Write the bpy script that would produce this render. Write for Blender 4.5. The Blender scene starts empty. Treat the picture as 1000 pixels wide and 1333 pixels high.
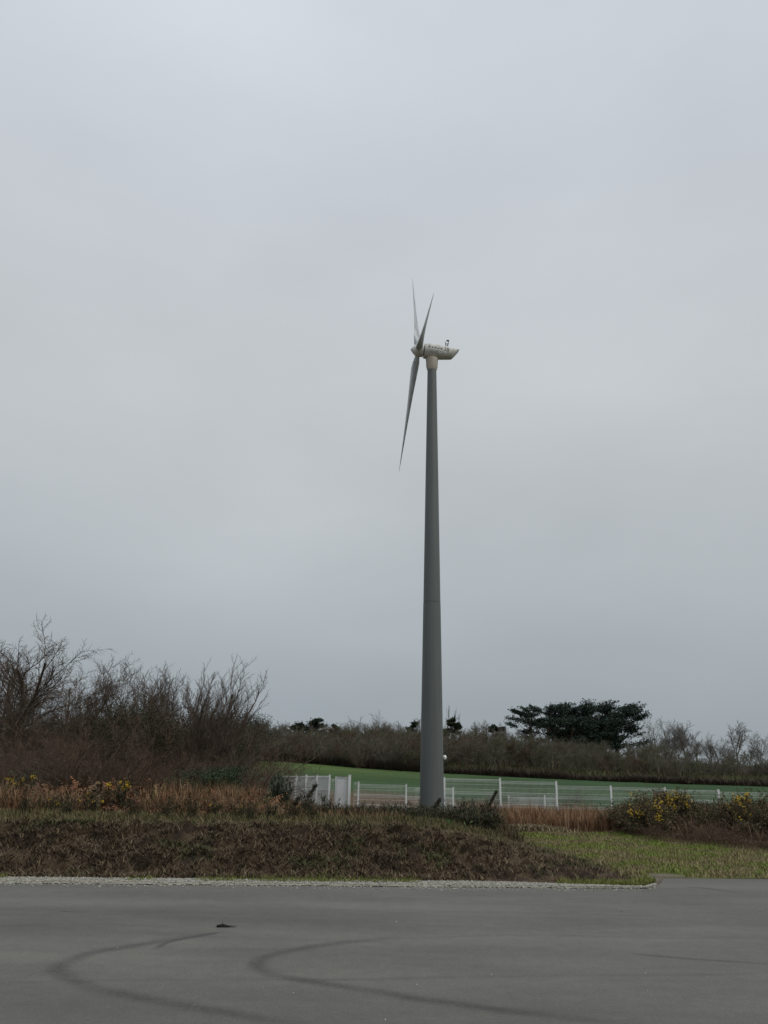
import bpy, math, random
import numpy as np
from mathutils import Vector, Matrix
R = math.radians
rng = np.random.default_rng(7)
random.seed(7)

# ------------------------------------------------------------------ camera, sky, sun, exposure
scene = bpy.context.scene
CAM_H, FPX, PITCH, ROLL = 1.6, 1000.0, math.atan(333.5/1000), R(1.2)
cam_d = bpy.data.cameras.new('camera'); cam = bpy.data.objects.new('camera', cam_d)
scene.collection.objects.link(cam); scene.camera = cam
cam_d.sensor_fit = 'VERTICAL'; cam_d.sensor_height = 36; cam_d.lens = 36*FPX/1333
cam_d.clip_end = 6000; cam_d.clip_start = 0.05
cam.matrix_world = (Matrix.Translation((0, 0, CAM_H)) @ Matrix.Rotation(R(90)+PITCH, 4, 'X')
                    @ Matrix.Rotation(ROLL, 4, 'Z'))

world = bpy.data.worlds.new('World'); scene.world = world; world.use_nodes = True
nt = world.node_tree; nt.nodes.clear(); L_ = nt.links.new
def N(t, **k):
    n = nt.nodes.new(t)
    for a, b in k.items(): setattr(n, a, b)
    return n
SUN_EL, SUN_AZ = R(52), R(120)          # azimuth from +Y (ahead of the camera) towards +X
wo = N('ShaderNodeOutputWorld')
sky = N('ShaderNodeTexSky', sky_type='NISHITA', sun_disc=False)
sky.sun_elevation = SUN_EL; sky.sun_rotation = SUN_AZ; sky.dust_density = 1; sky.air_density = 1
bg1 = N('ShaderNodeBackground'); bg1.inputs[1].default_value = 0.08; L_(sky.outputs[0], bg1.inputs[0])
tc = N('ShaderNodeTexCoord'); sx = N('ShaderNodeSeparateXYZ'); L_(tc.outputs['Generated'], sx.inputs[0])
ramp = N('ShaderNodeValToRGB'); cr = ramp.color_ramp; cr.interpolation = 'B_SPLINE'
stops = [(0.0, (.305, .345, .378)), (.12, (.36, .402, .43)), (.30, (.495, .53, .553)), (.50, (.57, .60, .622)),
         (.72, (.565, .61, .665)), (1.0, (.80, .84, .90))]
while len(cr.elements) < len(stops): cr.elements.new(0.5)
for e, (p, c) in zip(cr.elements, stops): e.position = p; e.color = (*c, 1)
mp = N('ShaderNodeMapping'); mp.inputs['Scale'].default_value = (1.0, 1.0, 2.6); L_(tc.outputs['Generated'], mp.inputs[0])
nz = N('ShaderNodeTexNoise'); nz.inputs['Scale'].default_value = 1.7; nz.inputs['Detail'].default_value = 4
nz.inputs['Roughness'].default_value = .45
L_(mp.outputs[0], nz.inputs['Vector'])
md = N('ShaderNodeMath', operation='MULTIPLY_ADD'); md.inputs[1].default_value = 0.22; md.inputs[2].default_value = -0.11
L_(nz.outputs['Fac'], md.inputs[0])
ad = N('ShaderNodeMath', operation='ADD', use_clamp=True); L_(sx.outputs['Z'], ad.inputs[0]); L_(md.outputs[0], ad.inputs[1])
L_(ad.outputs[0], ramp.inputs[0])
nz2 = N('ShaderNodeTexNoise'); nz2.inputs['Scale'].default_value = 1.9; nz2.inputs['Detail'].default_value = 5
mp2 = N('ShaderNodeMapping'); mp2.inputs['Location'].default_value = (4.2, 1.1, 7.3); mp2.inputs['Scale'].default_value = (1, 1, 2)
L_(tc.outputs['Generated'], mp2.inputs[0]); L_(mp2.outputs[0], nz2.inputs['Vector'])
mr = N('ShaderNodeMapRange'); mr.inputs[1].default_value = .3; mr.inputs[2].default_value = .7
mr.inputs[3].default_value = .93; mr.inputs[4].default_value = 1.065; L_(nz2.outputs['Fac'], mr.inputs[0])
vm = N('ShaderNodeVectorMath', operation='SCALE'); L_(ramp.outputs[0], vm.inputs[0]); L_(mr.outputs[0], vm.inputs['Scale'])
bg2 = N('ShaderNodeBackground'); L_(vm.outputs[0], bg2.inputs[0]); bg2.inputs[1].default_value = 1.0
mx = N('ShaderNodeMixShader'); mx.inputs[0].default_value = .96
L_(bg1.outputs[0], mx.inputs[1]); L_(bg2.outputs[0], mx.inputs[2]); L_(mx.outputs[0], wo.inputs[0])

sd = bpy.data.lights.new('sun', 'SUN'); sd.energy = 1.2; sd.angle = R(25); sd.color = (1, .97, .93)
sun = bpy.data.objects.new('sun', sd); scene.collection.objects.link(sun)
sdir = Vector((math.sin(SUN_AZ)*math.cos(SUN_EL), math.cos(SUN_AZ)*math.cos(SUN_EL), math.sin(SUN_EL)))
sun.rotation_euler = (-sdir).to_track_quat('-Z', 'Y').to_euler()
vs = scene.view_settings; vs.view_transform = 'Standard'; vs.look = 'None'; vs.exposure = 0; vs.gamma = 1
vs.use_curve_mapping = False
scene.render.engine = 'CYCLES'

# ------------------------------------------------------------------ helpers
col = scene.collection
def ray(u, v):
    dx, dy = u-500, 666.5-v; c, s = math.cos(ROLL), math.sin(ROLL)
    x = (c*dx-s*dy)/FPX; y = (s*dx+c*dy)/FPX
    return x, math.cos(PITCH)-y*math.sin(PITCH), math.sin(PITCH)+y*math.cos(PITCH)
def at(u, v, Y):                       # point of the place seen in direction (u, v) of the photo, Y metres ahead
    x, y, z = ray(u, v); k = Y/y; return Vector((x*k, Y, z*k+CAM_H))
def gnd(u, v, z=0.0):
    x, y, w = ray(u, v); k = (z-CAM_H)/w; return x*k, y*k

def tag(o, label=None, cat=None, group=None, kind=None):
    if label: o['label'] = label
    if cat: o['category'] = cat
    if group: o['group'] = group
    if kind: o['kind'] = kind
    return o
def empty(name, loc=(0, 0, 0), rz=0):
    o = bpy.data.objects.new(name, None); col.objects.link(o); o.location = loc; o.rotation_euler = (0, 0, rz); return o
def link(name, me, mat=None, parent=None):
    if mat is not None and not me.materials: me.materials.append(mat)
    o = bpy.data.objects.new(name, me); col.objects.link(o)
    if parent: o.parent = parent
    return o
def mesh_np(name, V, F, cols=None, smooth=False, attrs=None):
    V = np.asarray(V, np.float32); F = np.asarray(F, np.int32); k = F.shape[1]
    me = bpy.data.meshes.new(name)
    me.vertices.add(len(V)); me.vertices.foreach_set('co', V.ravel())
    me.loops.add(F.size); me.loops.foreach_set('vertex_index', F.ravel())
    me.polygons.add(len(F)); me.polygons.foreach_set('loop_start', np.arange(len(F), dtype=np.int32)*k)
    me.polygons.foreach_set('use_smooth', np.full(len(F), smooth, dtype=bool))
    me.update(calc_edges=True)
    if cols is not None:
        a = me.color_attributes.new('tint', 'FLOAT_COLOR', 'POINT')
        c4 = np.ones((len(V), 4), np.float32); c4[:, :3] = cols; a.data.foreach_set('color', c4.ravel())
    for n, vals in (attrs or {}).items():
        a = me.attributes.new(n, 'FLOAT', 'POINT'); a.data.foreach_set('value', np.asarray(vals, np.float32))
    return me
class MB:                              # small hand-made parts
    def __init__(s): s.v = []; s.f = []
    def add(s, v, f):
        b = len(s.v); s.v += [tuple(p) for p in v]; s.f += [tuple(i+b for i in q) for q in f]
    def box(s, c, d, rz=0):
        x, y, z = d[0]/2, d[1]/2, d[2]/2; M = Matrix.Rotation(rz, 3, 'Z')
        pts = [Vector((i*x, j*y, k*z)) for i in (-1, 1) for j in (-1, 1) for k in (-1, 1)]
        s.add([M@p+Vector(c) for p in pts], [(0,1,3,2),(4,6,7,5),(0,4,5,1),(2,3,7,6),(0,2,6,4),(1,5,7,3)])
    def loft(s, rings, caps=True):
        n = len(rings[0]); b = len(s.v); v = [p for r in rings for p in r]; f = []
        for i in range(len(rings)-1):
            for j in range(n):
                f.append((i*n+j, i*n+(j+1) % n, (i+1)*n+(j+1) % n, (i+1)*n+j))
        if caps: f.append(tuple(range(n))[::-1]); f.append(tuple((len(rings)-1)*n+j for j in range(n)))
        s.add(v, f)
    def tube(s, p, q, r0, r1=None, n=6):
        r1 = r0 if r1 is None else r1; p, q = Vector(p), Vector(q); d = (q-p).normalized()
        a = d.orthogonal().normalized(); b = d.cross(a)
        s.loft([[P+(a*math.cos(t)+b*math.sin(t))*r for t in [2*math.pi*i/n for i in range(n)]] for P, r in ((p, r0), (q, r1))])
    def lathe(s, prof, n=40, M=None):
        rings = []
        for r, z in prof:
            rings.append([(M @ Vector((r*math.cos(2*math.pi*i/n), r*math.sin(2*math.pi*i/n), z))) if M else
                          Vector((r*math.cos(2*math.pi*i/n), r*math.sin(2*math.pi*i/n), z)) for i in range(n)])
        s.loft(rings)
    def build(s, name, mat, parent=None, smooth=False, sharp=None):
        me = bpy.data.meshes.new(name); me.from_pydata(s.v, [], s.f); me.update()
        import bmesh
        bm = bmesh.new(); bm.from_mesh(me); bmesh.ops.recalc_face_normals(bm, faces=bm.faces)
        if smooth:
            for fc in bm.faces: fc.smooth = True
            for e in bm.edges:
                if len(e.link_faces) == 2 and e.calc_face_angle() > R(sharp or 35): e.smooth = False
        bm.to_mesh(me); bm.free()
        return link(name, me, mat, parent)

# value noise
_perm = rng.random((256, 256)).astype(np.float32)
def vnoise(x, y):
    xi = np.floor(x).astype(int); yi = np.floor(y).astype(int); fx = x-xi; fy = y-yi
    fx = fx*fx*(3-2*fx); fy = fy*fy*(3-2*fy); g = lambda a, b: _perm[a & 255, b & 255]
    return (g(xi, yi)*(1-fx)+g(xi+1, yi)*fx)*(1-fy)+(g(xi, yi+1)*(1-fx)+g(xi+1, yi+1)*fx)*fy
def fbm(x, y, s, o=4, gain=.5):
    a, t, m = 1.0, 0, 0
    for i in range(o):
        t = t+a*vnoise(x*s+17.3*i, y*s+5.1*i); m += a; a *= gain; s *= 2.03
    return t/m
def sm(a, b, x):
    t = np.clip((x-a)/(b-a), 0, 1); return t*t*(3-2*t)

# materials
def mat(name, rgb=(.5, .5, .5), rough=.8, spec=.3, tint=False, noise=None, bump=None, extra=None, metallic=0):
    """noise = (scale, low colour multiplier, high multiplier); bump = (scale, strength, distance)"""
    m = bpy.data.materials.new(name); m.use_nodes = True; t = m.node_tree; b = t.nodes['Principled BSDF']
    b.inputs['Roughness'].default_value = rough; b.inputs['Specular IOR Level'].default_value = spec
    b.inputs['Metallic'].default_value = metallic
    def nd(k, **a):
        n = t.nodes.new(k)
        for x, y in a.items(): setattr(n, x, y)
        return n
    co = nd('ShaderNodeTexCoord')
    if tint: s = nd('ShaderNodeAttribute', attribute_name='tint').outputs['Color']
    else:
        r = nd('ShaderNodeRGB'); r.outputs[0].default_value = (*rgb, 1); s = r.outputs[0]
    if noise:
        for (sc, lo, hi, *st) in (noise if isinstance(noise, list) else [noise]):
            n = nd('ShaderNodeTexNoise'); n.inputs['Scale'].default_value = sc; n.inputs['Detail'].default_value = 6
            v = co.outputs['Object']
            if st:
                mp = nd('ShaderNodeMapping'); mp.inputs['Scale'].default_value = st[0]; t.links.new(v, mp.inputs[0]); v = mp.outputs[0]
            t.links.new(v, n.inputs['Vector'])
            q = nd('ShaderNodeMapRange'); q.inputs[1].default_value = .3; q.inputs[2].default_value = .7
            q.inputs[3].default_value = lo; q.inputs[4].default_value = hi; t.links.new(n.outputs['Fac'], q.inputs[0])
            w = nd('ShaderNodeVectorMath', operation='SCALE'); t.links.new(s, w.inputs[0]); t.links.new(q.outputs[0], w.inputs['Scale'])
            s = w.outputs[0]
    if extra: s = extra(t, nd, co, s, b)
    t.links.new(s, b.inputs['Base Color'])
    if bump:
        n = nd('ShaderNodeTexNoise'); n.inputs['Scale'].default_value = bump[0]; n.inputs['Detail'].default_value = 6
        t.links.new(co.outputs['Object'], n.inputs['Vector'])
        k = nd('ShaderNodeBump'); k.inputs['Strength'].default_value = bump[1]; k.inputs['Distance'].default_value = bump[2]
        t.links.new(n.outputs['Fac'], k.inputs['Height']); t.links.new(k.outputs[0], b.inputs['Normal'])
    return m
def mixc(t, nd, fac, a, bcol):
    m = nd('ShaderNodeMix', data_type='RGBA'); t.links.new(fac, m.inputs[0]); t.links.new(a, m.inputs[6]); m.inputs[7].default_value = (*bcol, 1)
    return m.outputs[2]

def asphalt_extra(t, nd, co, s, b):
    r = nd('ShaderNodeAttribute', attribute_name='rubber').outputs['Fac']
    n = nd('ShaderNodeTexNoise'); n.inputs['Scale'].default_value = 26; n.inputs['Detail'].default_value = 6
    t.links.new(co.outputs['Object'], n.inputs['Vector'])
    q = nd('ShaderNodeMapRange'); q.inputs[1].default_value = .3; q.inputs[2].default_value = .7; q.inputs[3].default_value = .45; q.inputs[4].default_value = 1.1
    t.links.new(n.outputs['Fac'], q.inputs[0])
    w = nd('ShaderNodeMath', operation='MULTIPLY'); t.links.new(r, w.inputs[0]); t.links.new(q.outputs[0], w.inputs[1])
    # pale specks of aggregate
    v = nd('ShaderNodeTexVoronoi'); v.inputs['Scale'].default_value = 55; t.links.new(co.outputs['Object'], v.inputs['Vector'])
    l = nd('ShaderNodeMapRange'); l.inputs[1].default_value = .05; l.inputs[2].default_value = .16; l.inputs[3].default_value = 1.35; l.inputs[4].default_value = 1.0
    t.links.new(v.outputs['Distance'], l.inputs[0])
    sc = nd('ShaderNodeVectorMath', operation='SCALE'); t.links.new(s, sc.inputs[0]); t.links.new(l.outputs[0], sc.inputs['Scale'])
    return mixc(t, nd, w.outputs[0], sc.outputs[0], (.022, .022, .022))
M = {}
M['asphalt'] = mat('asphalt', (.128, .124, .109), .86, .25,
    noise=[(1.0, .82, 1.15, (.16, .9, 1)), (1.5, .90, 1.08, (.45, 1, 1)), (6, .94, 1.06), (130, .72, 1.28), (22, .94, 1.06), (55, .88, 1.12)], bump=(160, .35, .006), extra=asphalt_extra)
M['ground'] = mat('ground', tint=True, rough=.95, spec=.1, noise=[(3, .8, 1.15), (25, .7, 1.25)], bump=(30, .8, .03))
M['field'] = mat('field', tint=True, rough=.95, spec=.1, noise=[(.35, .82, 1.15, (.3, 1, 1)), (1.0, .85, 1.15, (.12, 1.6, 1)), (3.0, .8, 1.2)], bump=(6, .8, .08))
M['veg'] = mat('vegetation', tint=True, rough=.85, spec=.15)
M['leaf'] = mat('evergreen_leaf', tint=True, rough=.6, spec=.3)
M['gravel'] = mat('gravel', tint=True, rough=.95, spec=.15, noise=(60, .8, 1.2))
M['bark'] = mat('bark', (.108, .083, .062), .9, .15, noise=(6, .7, 1.3))
M['bark_brown'] = mat('bark_brown', (.120, .082, .056), .9, .15, noise=(3, .7, 1.3))
M['bark_far'] = mat('bark_far', (.135, .122, .092), .9, .15, noise=(.6, .7, 1.3))
M['bark_olive'] = mat('bark_olive', (.115, .112, .072), .9, .15, noise=(.6, .7, 1.3))
M['bark_pale_haze'] = mat('bark_pale_haze', (.19, .175, .155), .9, .15, noise=(.8, .8, 1.2))  # skyline trees: distance haze is put into this paler bark colour
M['white_paint'] = mat('white_powder_coat', (.80, .82, .80), .5, .4, noise=(3, .88, 1.03))
M['flower'] = mat('gorse_flower', (.55, .37, .035), .6, .2, noise=(30, .7, 1.2))

def streaks(dirt, amt, sc=(9, 9, 1.2)):
    def ex(t, nd, co, s, b):
        mp = nd('ShaderNodeMapping'); mp.inputs['Scale'].default_value = sc; t.links.new(co.outputs['Object'], mp.inputs[0])
        n = nd('ShaderNodeTexNoise'); n.inputs['Scale'].default_value = 1; n.inputs['Detail'].default_value = 6; n.inputs['Roughness'].default_value = .65
        t.links.new(mp.outputs[0], n.inputs['Vector'])
        q = nd('ShaderNodeMapRange'); q.inputs[1].default_value = .42; q.inputs[2].default_value = .72; q.inputs[3].default_value = 0; q.inputs[4].default_value = amt
        t.links.new(n.outputs['Fac'], q.inputs[0])
        return mixc(t, nd, q.outputs[0], s, dirt)
    return ex
M['tower'] = mat('tower_grey', (.126, .138, .132), .55, .35, noise=[(1.2, .93, 1.07, (1, 1, .25)), (14, .97, 1.03)],
                 extra=streaks((.085, .095, .09), .5, (7, 7, .25)))
M['nacelle'] = mat('nacelle_shell', (.70, .69, .63), .45, .4, extra=streaks((.24, .22, .15), .7, (6, 6, 2)))
M['head'] = mat('yaw_housing', (.43, .38, .30), .5, .35, extra=streaks((.20, .15, .11), .6, (9, 9, .8)))
M['blade'] = mat('blade_grey', (.50, .53, .54), .4, .4, extra=streaks((.15, .13, .12), .55, (5, 5, .7)))
M['ink'] = mat('dark_marking', (.05, .05, .055), .6)
M['ink_faint'] = mat('faded_marking', (.20, .19, .17), .6)
M['black'] = mat('black_metal', (.012, .013, .02), .5)
M['lamp'] = mat('white_glass', (.85, .85, .82), .25, .5)
M['rubber'] = mat('dark_debris', (.012, .011, .010), .8, noise=(60, .6, 1.5))

# ------------------------------------------------------------------ lie of the land
def edge(x):                            # far edge of the car park asphalt
    xc = np.clip(x, -12, 12)
    e = 11.62+(xc+5.15)*.0857
    spur = 13.62+(xc-4.5)*.10
    return e+(spur-e)*sm(3.95, 4.75, x+.25*(fbm(x*2, x*0, 1.0)-.5))
def height(x, y):
    x = np.asarray(x, float); y = np.asarray(y, float)
    t = y-edge(x)
    lane = sm(1.2, 4.6, x-(y-12)*.10+.8*0)            # 0 on the bank side, 1 on the open grass
    bh = .50*(1-sm(.3, 4.2, x))*(.95+.10*fbm(x, y, .5))
    t0 = .75+.25*(fbm(x, x*0+3, .8)-.5)
    rise = sm(t0-.25, 3.7, t)
    back = bh*(1-.35*sm(4.2, 9, t))
    bank = bh*rise*(t < 4.2)+back*(t >= 4.2)
    far = -.10*sm(12, 18, t)-.36*sm(17, 25, t)
    z = bank*(1-sm(10, 20, t)*.9)+far
    lump = (fbm(x, y, 5.5, 4)-.5)
    z = z+lump*(.03+.42*sm(t0-.1, t0+.5, t)*(1-sm(3.2, 4.6, t))*(1-sm(2.2, 4.4, x)))*sm(.3, .9, t)
    z = z+(fbm(x, y, .7, 3)-.5)*.10*sm(2, 9, t)
    F = np.interp(x, [-60, -12, 1, 14, 29, 48, 120], [2.4, 2.1, 1.38, .97, .58, .38, -.2])
    k = np.clip((y-42)/58, 0, 1)
    z = z+(F+.46)*k*(y < 100)
    hill = (F+.46)+6.8*sm(99, 215, y)*np.clip(1-.004*x, .6, 1.02)+(fbm(x, y, .02, 3)-.5)*1.2*sm(105, 150, y)
    z = np.where(y >= 100, z+hill, z)
    z = z+.06*sm(-60, -400, x)
    z = np.where(t < 0, -.06, z)
    z = np.where((t >= 0) & (t < .03), -.004, z)
    return z
def hz(x, y): return float(height(np.array([x]), np.array([y]))[0])

def sheet(name, xs, ts, label_kind='structure', colour=None, mt=None, rel=True):
    X, T = np.meshgrid(xs, ts); Y = T+edge(X) if rel else T
    if not rel: Y = T
    Z = height(X, Y); n, m = X.shape
    V = np.stack([X, Y, Z], -1).reshape(-1, 3)
    i = (np.arange(n-1)[:, None]*m+np.arange(m-1)[None]).ravel()
    F = np.stack([i, i+1, i+m+1, i+m], -1)
    c = colour(V[:, 0], V[:, 1], V[:, 2])
    o = link(name, mesh_np(name, V, F, c, smooth=True), mt); o['kind'] = label_kind
    return o
def mixv(a, b, f): return np.asarray(a)*(1-f[:, None])+np.asarray(b)*f[:, None]
def lane_mask(x, y):                   # green mown grass on the right
    t = y-edge(x); n = fbm(x, y, 1.1, 4)-.5
    left = 4.35-(t-.2)*.16-.8*sm(5, 11, t)
    return sm(-.35, .5, x-left+n*1.6)*sm(0, .3, t)*(1-sm(8.5, 11, t+n*3))
def ground_col(x, y, z):
    t = y-edge(x); n = fbm(x, y, .9, 4); n2 = fbm(x+40, y, 3.5, 4)
    brown = mixv((.040, .029, .020), (.085, .060, .038), sm(.35, .65, n2))
    c = brown
    c = mixv(c, (.095, .085, .038), sm(3.3, 4.3, t)*(1-sm(7, 10, t))*.8)     # crest grass
    c = mixv(c, (.075, .048, .028), sm(7, 10, t))
    c = mixv(c, (.10, .115, .03), (1-sm(.25, .75, t+.8*(n-.5)))*sm(.42, .6, n)*.75)
    lm = lane_mask(x, y)
    lc = mixv((.13, .155, .04), (.20, .18, .075), sm(.45, .7, n2))
    c = mixv(c, lc, lm)
    d = np.exp(-(((x-4.4)/.8)**2+((t-.35)/.35)**2))                          # worn dirt beside the spur
    c = mixv(c, (.15, .13, .10), np.clip(d*1.3, 0, 1))
    return c
xs_f = np.arange(-9, 11.01, .06)
xs_o = lambda a: np.concatenate([-np.geomspace(a, 9.4, 26), xs_f, np.geomspace(11.5, a, 26)])
ts_f = np.concatenate([[-60, -20, -5, -1, -.02, -.001, 0, .03], np.arange(.08, 5.4, .055), np.arange(5.5, 12, .12), np.arange(12.2, 27, .3)])
sheet('ground', xs_o(900), ts_f, colour=ground_col, mt=M['ground'])
def field_col(x, y, z):
    n = fbm(x, y, .08, 4); n2 = fbm(x, y, .6, 3)
    c = mixv((.034, .068, .026), (.052, .094, .038), sm(.3, .7, n))
    c = mixv(c, (.085, .125, .03), sm(60, 95, y)*(1-sm(-20, 25, x))*.8)
    c = mixv(c, (.13, .075, .05), (1-sm(50-.5*np.clip(x, 0, 20), 60-.9*np.clip(x, 0, 20), y+8*(n2-.5)))*(1-sm(16, 24, x))*.8)
    return c
def hill_col(x, y, z):
    n = fbm(x, y, .05, 4); n2 = fbm(x, y, .5, 3)
    c = mixv((.048, .038, .026), (.060, .066, .026), sm(.40, .62, n))
    c = mixv(c, (.12, .145, .05), sm(102, 108, y)*(1-sm(150, 165, y))*sm(-8, 10, x)*.8)
    c = mixv(c, (.10, .14, .06), sm(60, 80, x)*sm(185, 195, y)*.7)
    return mixv(c, (.03, .025, .018), sm(.5, .8, n2)*.4)
xs_h = np.concatenate([-np.geomspace(1500, 62, 20), np.arange(-60, 90, 1.5), np.geomspace(92, 1500, 20)])
ts_a = 26.9+(88.5-26.9)*np.linspace(0, 1, 50)
sheet('field', xs_h, ts_a, colour=field_col, mt=M['field'])
sheet('hill', xs_h, np.concatenate([np.linspace(88.5, 260, 60), np.geomspace(270, 4000, 14)]), colour=hill_col, mt=M['field'])

# asphalt with its tyre marks
MARKS = [ # width m, strength, points in photo pixels
 (.035, .75, [(290,1213),(250,1220),(220,1226),(204,1235)]),
 (.10, .50, [(290,1213),(250,1219),(200,1227),(155,1234),(120,1240),(95,1249),(78,1257),(75,1265),(92,1275),(120,1285),(150,1292),(200,1302),(250,1311),(300,1319),(350,1328),(420,1338)]),
 (.085, .55, [(520,1219),(480,1224),(430,1229),(390,1235),(355,1243),(335,1252),(338,1261),(360,1270),(390,1275),(425,1281),(465,1287),(500,1292),(540,1300),(600,1307),(650,1315),(700,1320),(750,1326),(850,1334)]),
 (.03, .6, [(820,1241),(860,1245),(925,1250),(1010,1255)]),
 (.06, .5, [(890,1154),(925,1157),(965,1163)]),
 (.02, .8, [(78,1186),(95,1187),(118,1187)]),
 (.05, .16, [(480,1223),(600,1219),(700,1217),(860,1221),(1000,1219)]),
 (.05, .22, [(380,1277),(500,1274),(700,1270),(900,1269),(1010,1266)]),
 (.05, .18, [(-10,1280),(150,1276),(350,1275),(500,1276)]),
 (.06, .15, [(480,1190),(600,1187),(760,1190),(900,1195)]),
 (.06, .15, [(-10,1205),(120,1203),(240,1207)]),
 (.09, .14, [(190,1243),(260,1238),(340,1236),(420,1238)]),
]
xs = np.concatenate([-np.geomspace(300, 8, 22), np.arange(-7.6, 9.2, .035), np.geomspace(9.6, 300, 22)])
vs_ = np.concatenate([np.linspace(0, .84, 6, endpoint=False), np.linspace(.84, 1, 240)])
X, Vv = np.meshgrid(xs, vs_); Y = -40+(edge(X)+40)*Vv
rub = np.zeros_like(X)
fine = (X > -7.7) & (X < 9.2) & (Vv > .83); fx, fy = X[fine], Y[fine]
acc = np.zeros_like(fx)
for w, st, pts in MARKS:
    w *= .85
    P = np.array([gnd(*p) for p in pts]); P = P[~np.isnan(P).any(1)]
    d = np.full(fx.shape, 9.0)
    Q = []                                  # smooth the polyline (Catmull-Rom)
    for i in range(len(P)-1):
        p0, p1, p2, p3 = P[max(i-1, 0)], P[i], P[i+1], P[min(i+2, len(P)-1)]
        for u in np.linspace(0, 1, 5, endpoint=False):
            Q.append(.5*((2*p1)+(-p0+p2)*u+(2*p0-5*p1+4*p2-p3)*u*u+(-p0+3*p1-3*p2+p3)*u**3))
    Q.append(P[-1]); Q = np.array(Q); n = len(Q)
    fall = np.ones_like(fx)
    for i in range(n-1):
        a, b = Q[i], Q[i+1]; ab = b-a; k = np.clip(((fx-a[0])*ab[0]+(fy-a[1])*ab[1])/(ab@ab+1e-9), 0, 1)
        dd = np.hypot(fx-a[0]-k*ab[0], fy-a[1]-k*ab[1]); s = (i+k)/(n-1)
        fall = np.where(dd < d, np.minimum(1, 6*np.minimum(s+.03, 1.03-s)), fall); d = np.minimum(d, dd)
    m = np.exp(-(d/w)**2.6*.9)*st*fall*(.45+1.0*fbm(fx, fy, 3.5, 4))
    acc = 1-(1-acc)*(1-np.clip(m, 0, .9))
rub[fine] = acc
n, m = X.shape; i = (np.arange(n-1)[:, None]*m+np.arange(m-1)[None]).ravel()
V = np.stack([X, Y, np.zeros_like(X)], -1).reshape(-1, 3)
o = link('car_park_asphalt', mesh_np('car_park_asphalt', V, np.stack([i, i+1, i+m+1, i+m], -1), attrs={'rubber': rub.ravel()}), M['asphalt'])
o['kind'] = 'structure'

# gravel verge: sheet plus loose stones
xs = np.concatenate([-np.geomspace(40, 7.6, 12), np.arange(-7.5, 4.3, .05)]); ts = np.linspace(.0, .50, 10)
X, T = np.meshgrid(xs, ts); T = T*(1-.85*sm(1.5, 4.25, X))*(.93+.14*fbm(X, X*0, 3)); Y = edge(X)+.002+T
Z = .012+.016*fbm(X, Y, 14, 3)-.012*(T < .01); n, m = X.shape
i = (np.arange(n-1)[:, None]*m+np.arange(m-1)[None]).ravel(); V = np.stack([X, Y, Z], -1).reshape(-1, 3)
c = mixv((.22, .21, .165), (.31, .30, .245), rng.random(len(V)))
o = link('gravel_verge', mesh_np('gravel_verge', V, np.stack([i, i+1, i+m+1, i+m], -1), c, True), M['gravel']); o['kind'] = 'structure'
def stones(name, P, r, c, label):
    base = np.array([(1,0,0),(-1,0,0),(0,1,0),(0,-1,0),(0,0,.7),(0,0,-.5)], float)
    f = np.array([(0,2,4),(2,1,4),(1,3,4),(3,0,4),(2,0,5),(1,2,5),(3,1,5),(0,3,5)])
    n = len(P); a = rng.random(n)*6.28; ca, sa = np.cos(a), np.sin(a)
    B = base[None]*(.7+.6*rng.random((n, 6, 1)))*r[:, None, None]
    V = np.stack([B[..., 0]*ca[:, None]-B[..., 1]*sa[:, None], B[..., 0]*sa[:, None]+B[..., 1]*ca[:, None], B[..., 2]], -1)+P[:, None]
    F = (f[None]+np.arange(n)[:, None, None]*6).reshape(-1, 3)
    o = link(name, mesh_np(name, V.reshape(-1, 3), F, np.repeat(c, 6, 0)), M['gravel']); tag(o, label, 'gravel', kind='stuff'); return o
n = 9000; x = rng.uniform(-8, 4.2, n); t = rng.beta(1.6, 1.8, n)*.52*(1-.82*sm(1.5, 4.25, x))
t[:1200] = rng.uniform(-.4, 0, 1200)*rng.random(1200)
P = np.stack([x, edge(x)+t, np.where(t < 0, .004, .026)], -1)
g = rng.uniform(.18, .46, n)[:, None]
stones('gravel', P, rng.uniform(.006, .016, n), g*np.array([[1, .97, .84]]), 'pale loose gravel stones along the edge of the asphalt')

# ------------------------------------------------------------------ grasses and litter (uncountable)
def tints(n, cols, w=None, var=.25):
    c = np.array(cols)[rng.choice(len(cols), n, p=w)]
    return c*(1-var+2*var*rng.random((n, 1)))
def blades(name, x, y, h, w, lean, cols, label, cat, zoff=0, weights=None, mt=None, var=.3, tipc=None):
    n = len(x); z = height(x, y)+zoff-.01; az = rng.random(n)*6.283
    d = np.stack([np.cos(az), np.sin(az), 0*az], -1); wv = np.stack([-np.sin(az), np.cos(az), 0*az], -1)*(w/2)[:, None]
    B = np.stack([x, y, z], -1); up = np.array([0, 0, 1.0]); cl = np.sqrt(np.clip(1-lean**2, 0.02, 1))
    Mi = B+d*(lean*h*.38)[:, None]+up*(h*.58*cl)[:, None]; Tp = B+d*(lean*h)[:, None]+up*(h*cl*.92)[:, None]
    V = np.stack([B-wv, B+wv, Mi-wv*.75, Mi+wv*.75, Tp], 1).reshape(-1, 3)
    f = np.array([(0, 1, 3), (0, 3, 2), (2, 3, 4)]); F = (f[None]+np.arange(n)[:, None, None]*5).reshape(-1, 3)
    c = cols if isinstance(cols, np.ndarray) else tints(n, cols, weights, var)
    o = link(name, mesh_np(name, V, F, np.repeat(c, 5, 0)), mt or M['veg']); tag(o, label, cat, kind='stuff'); return o
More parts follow.
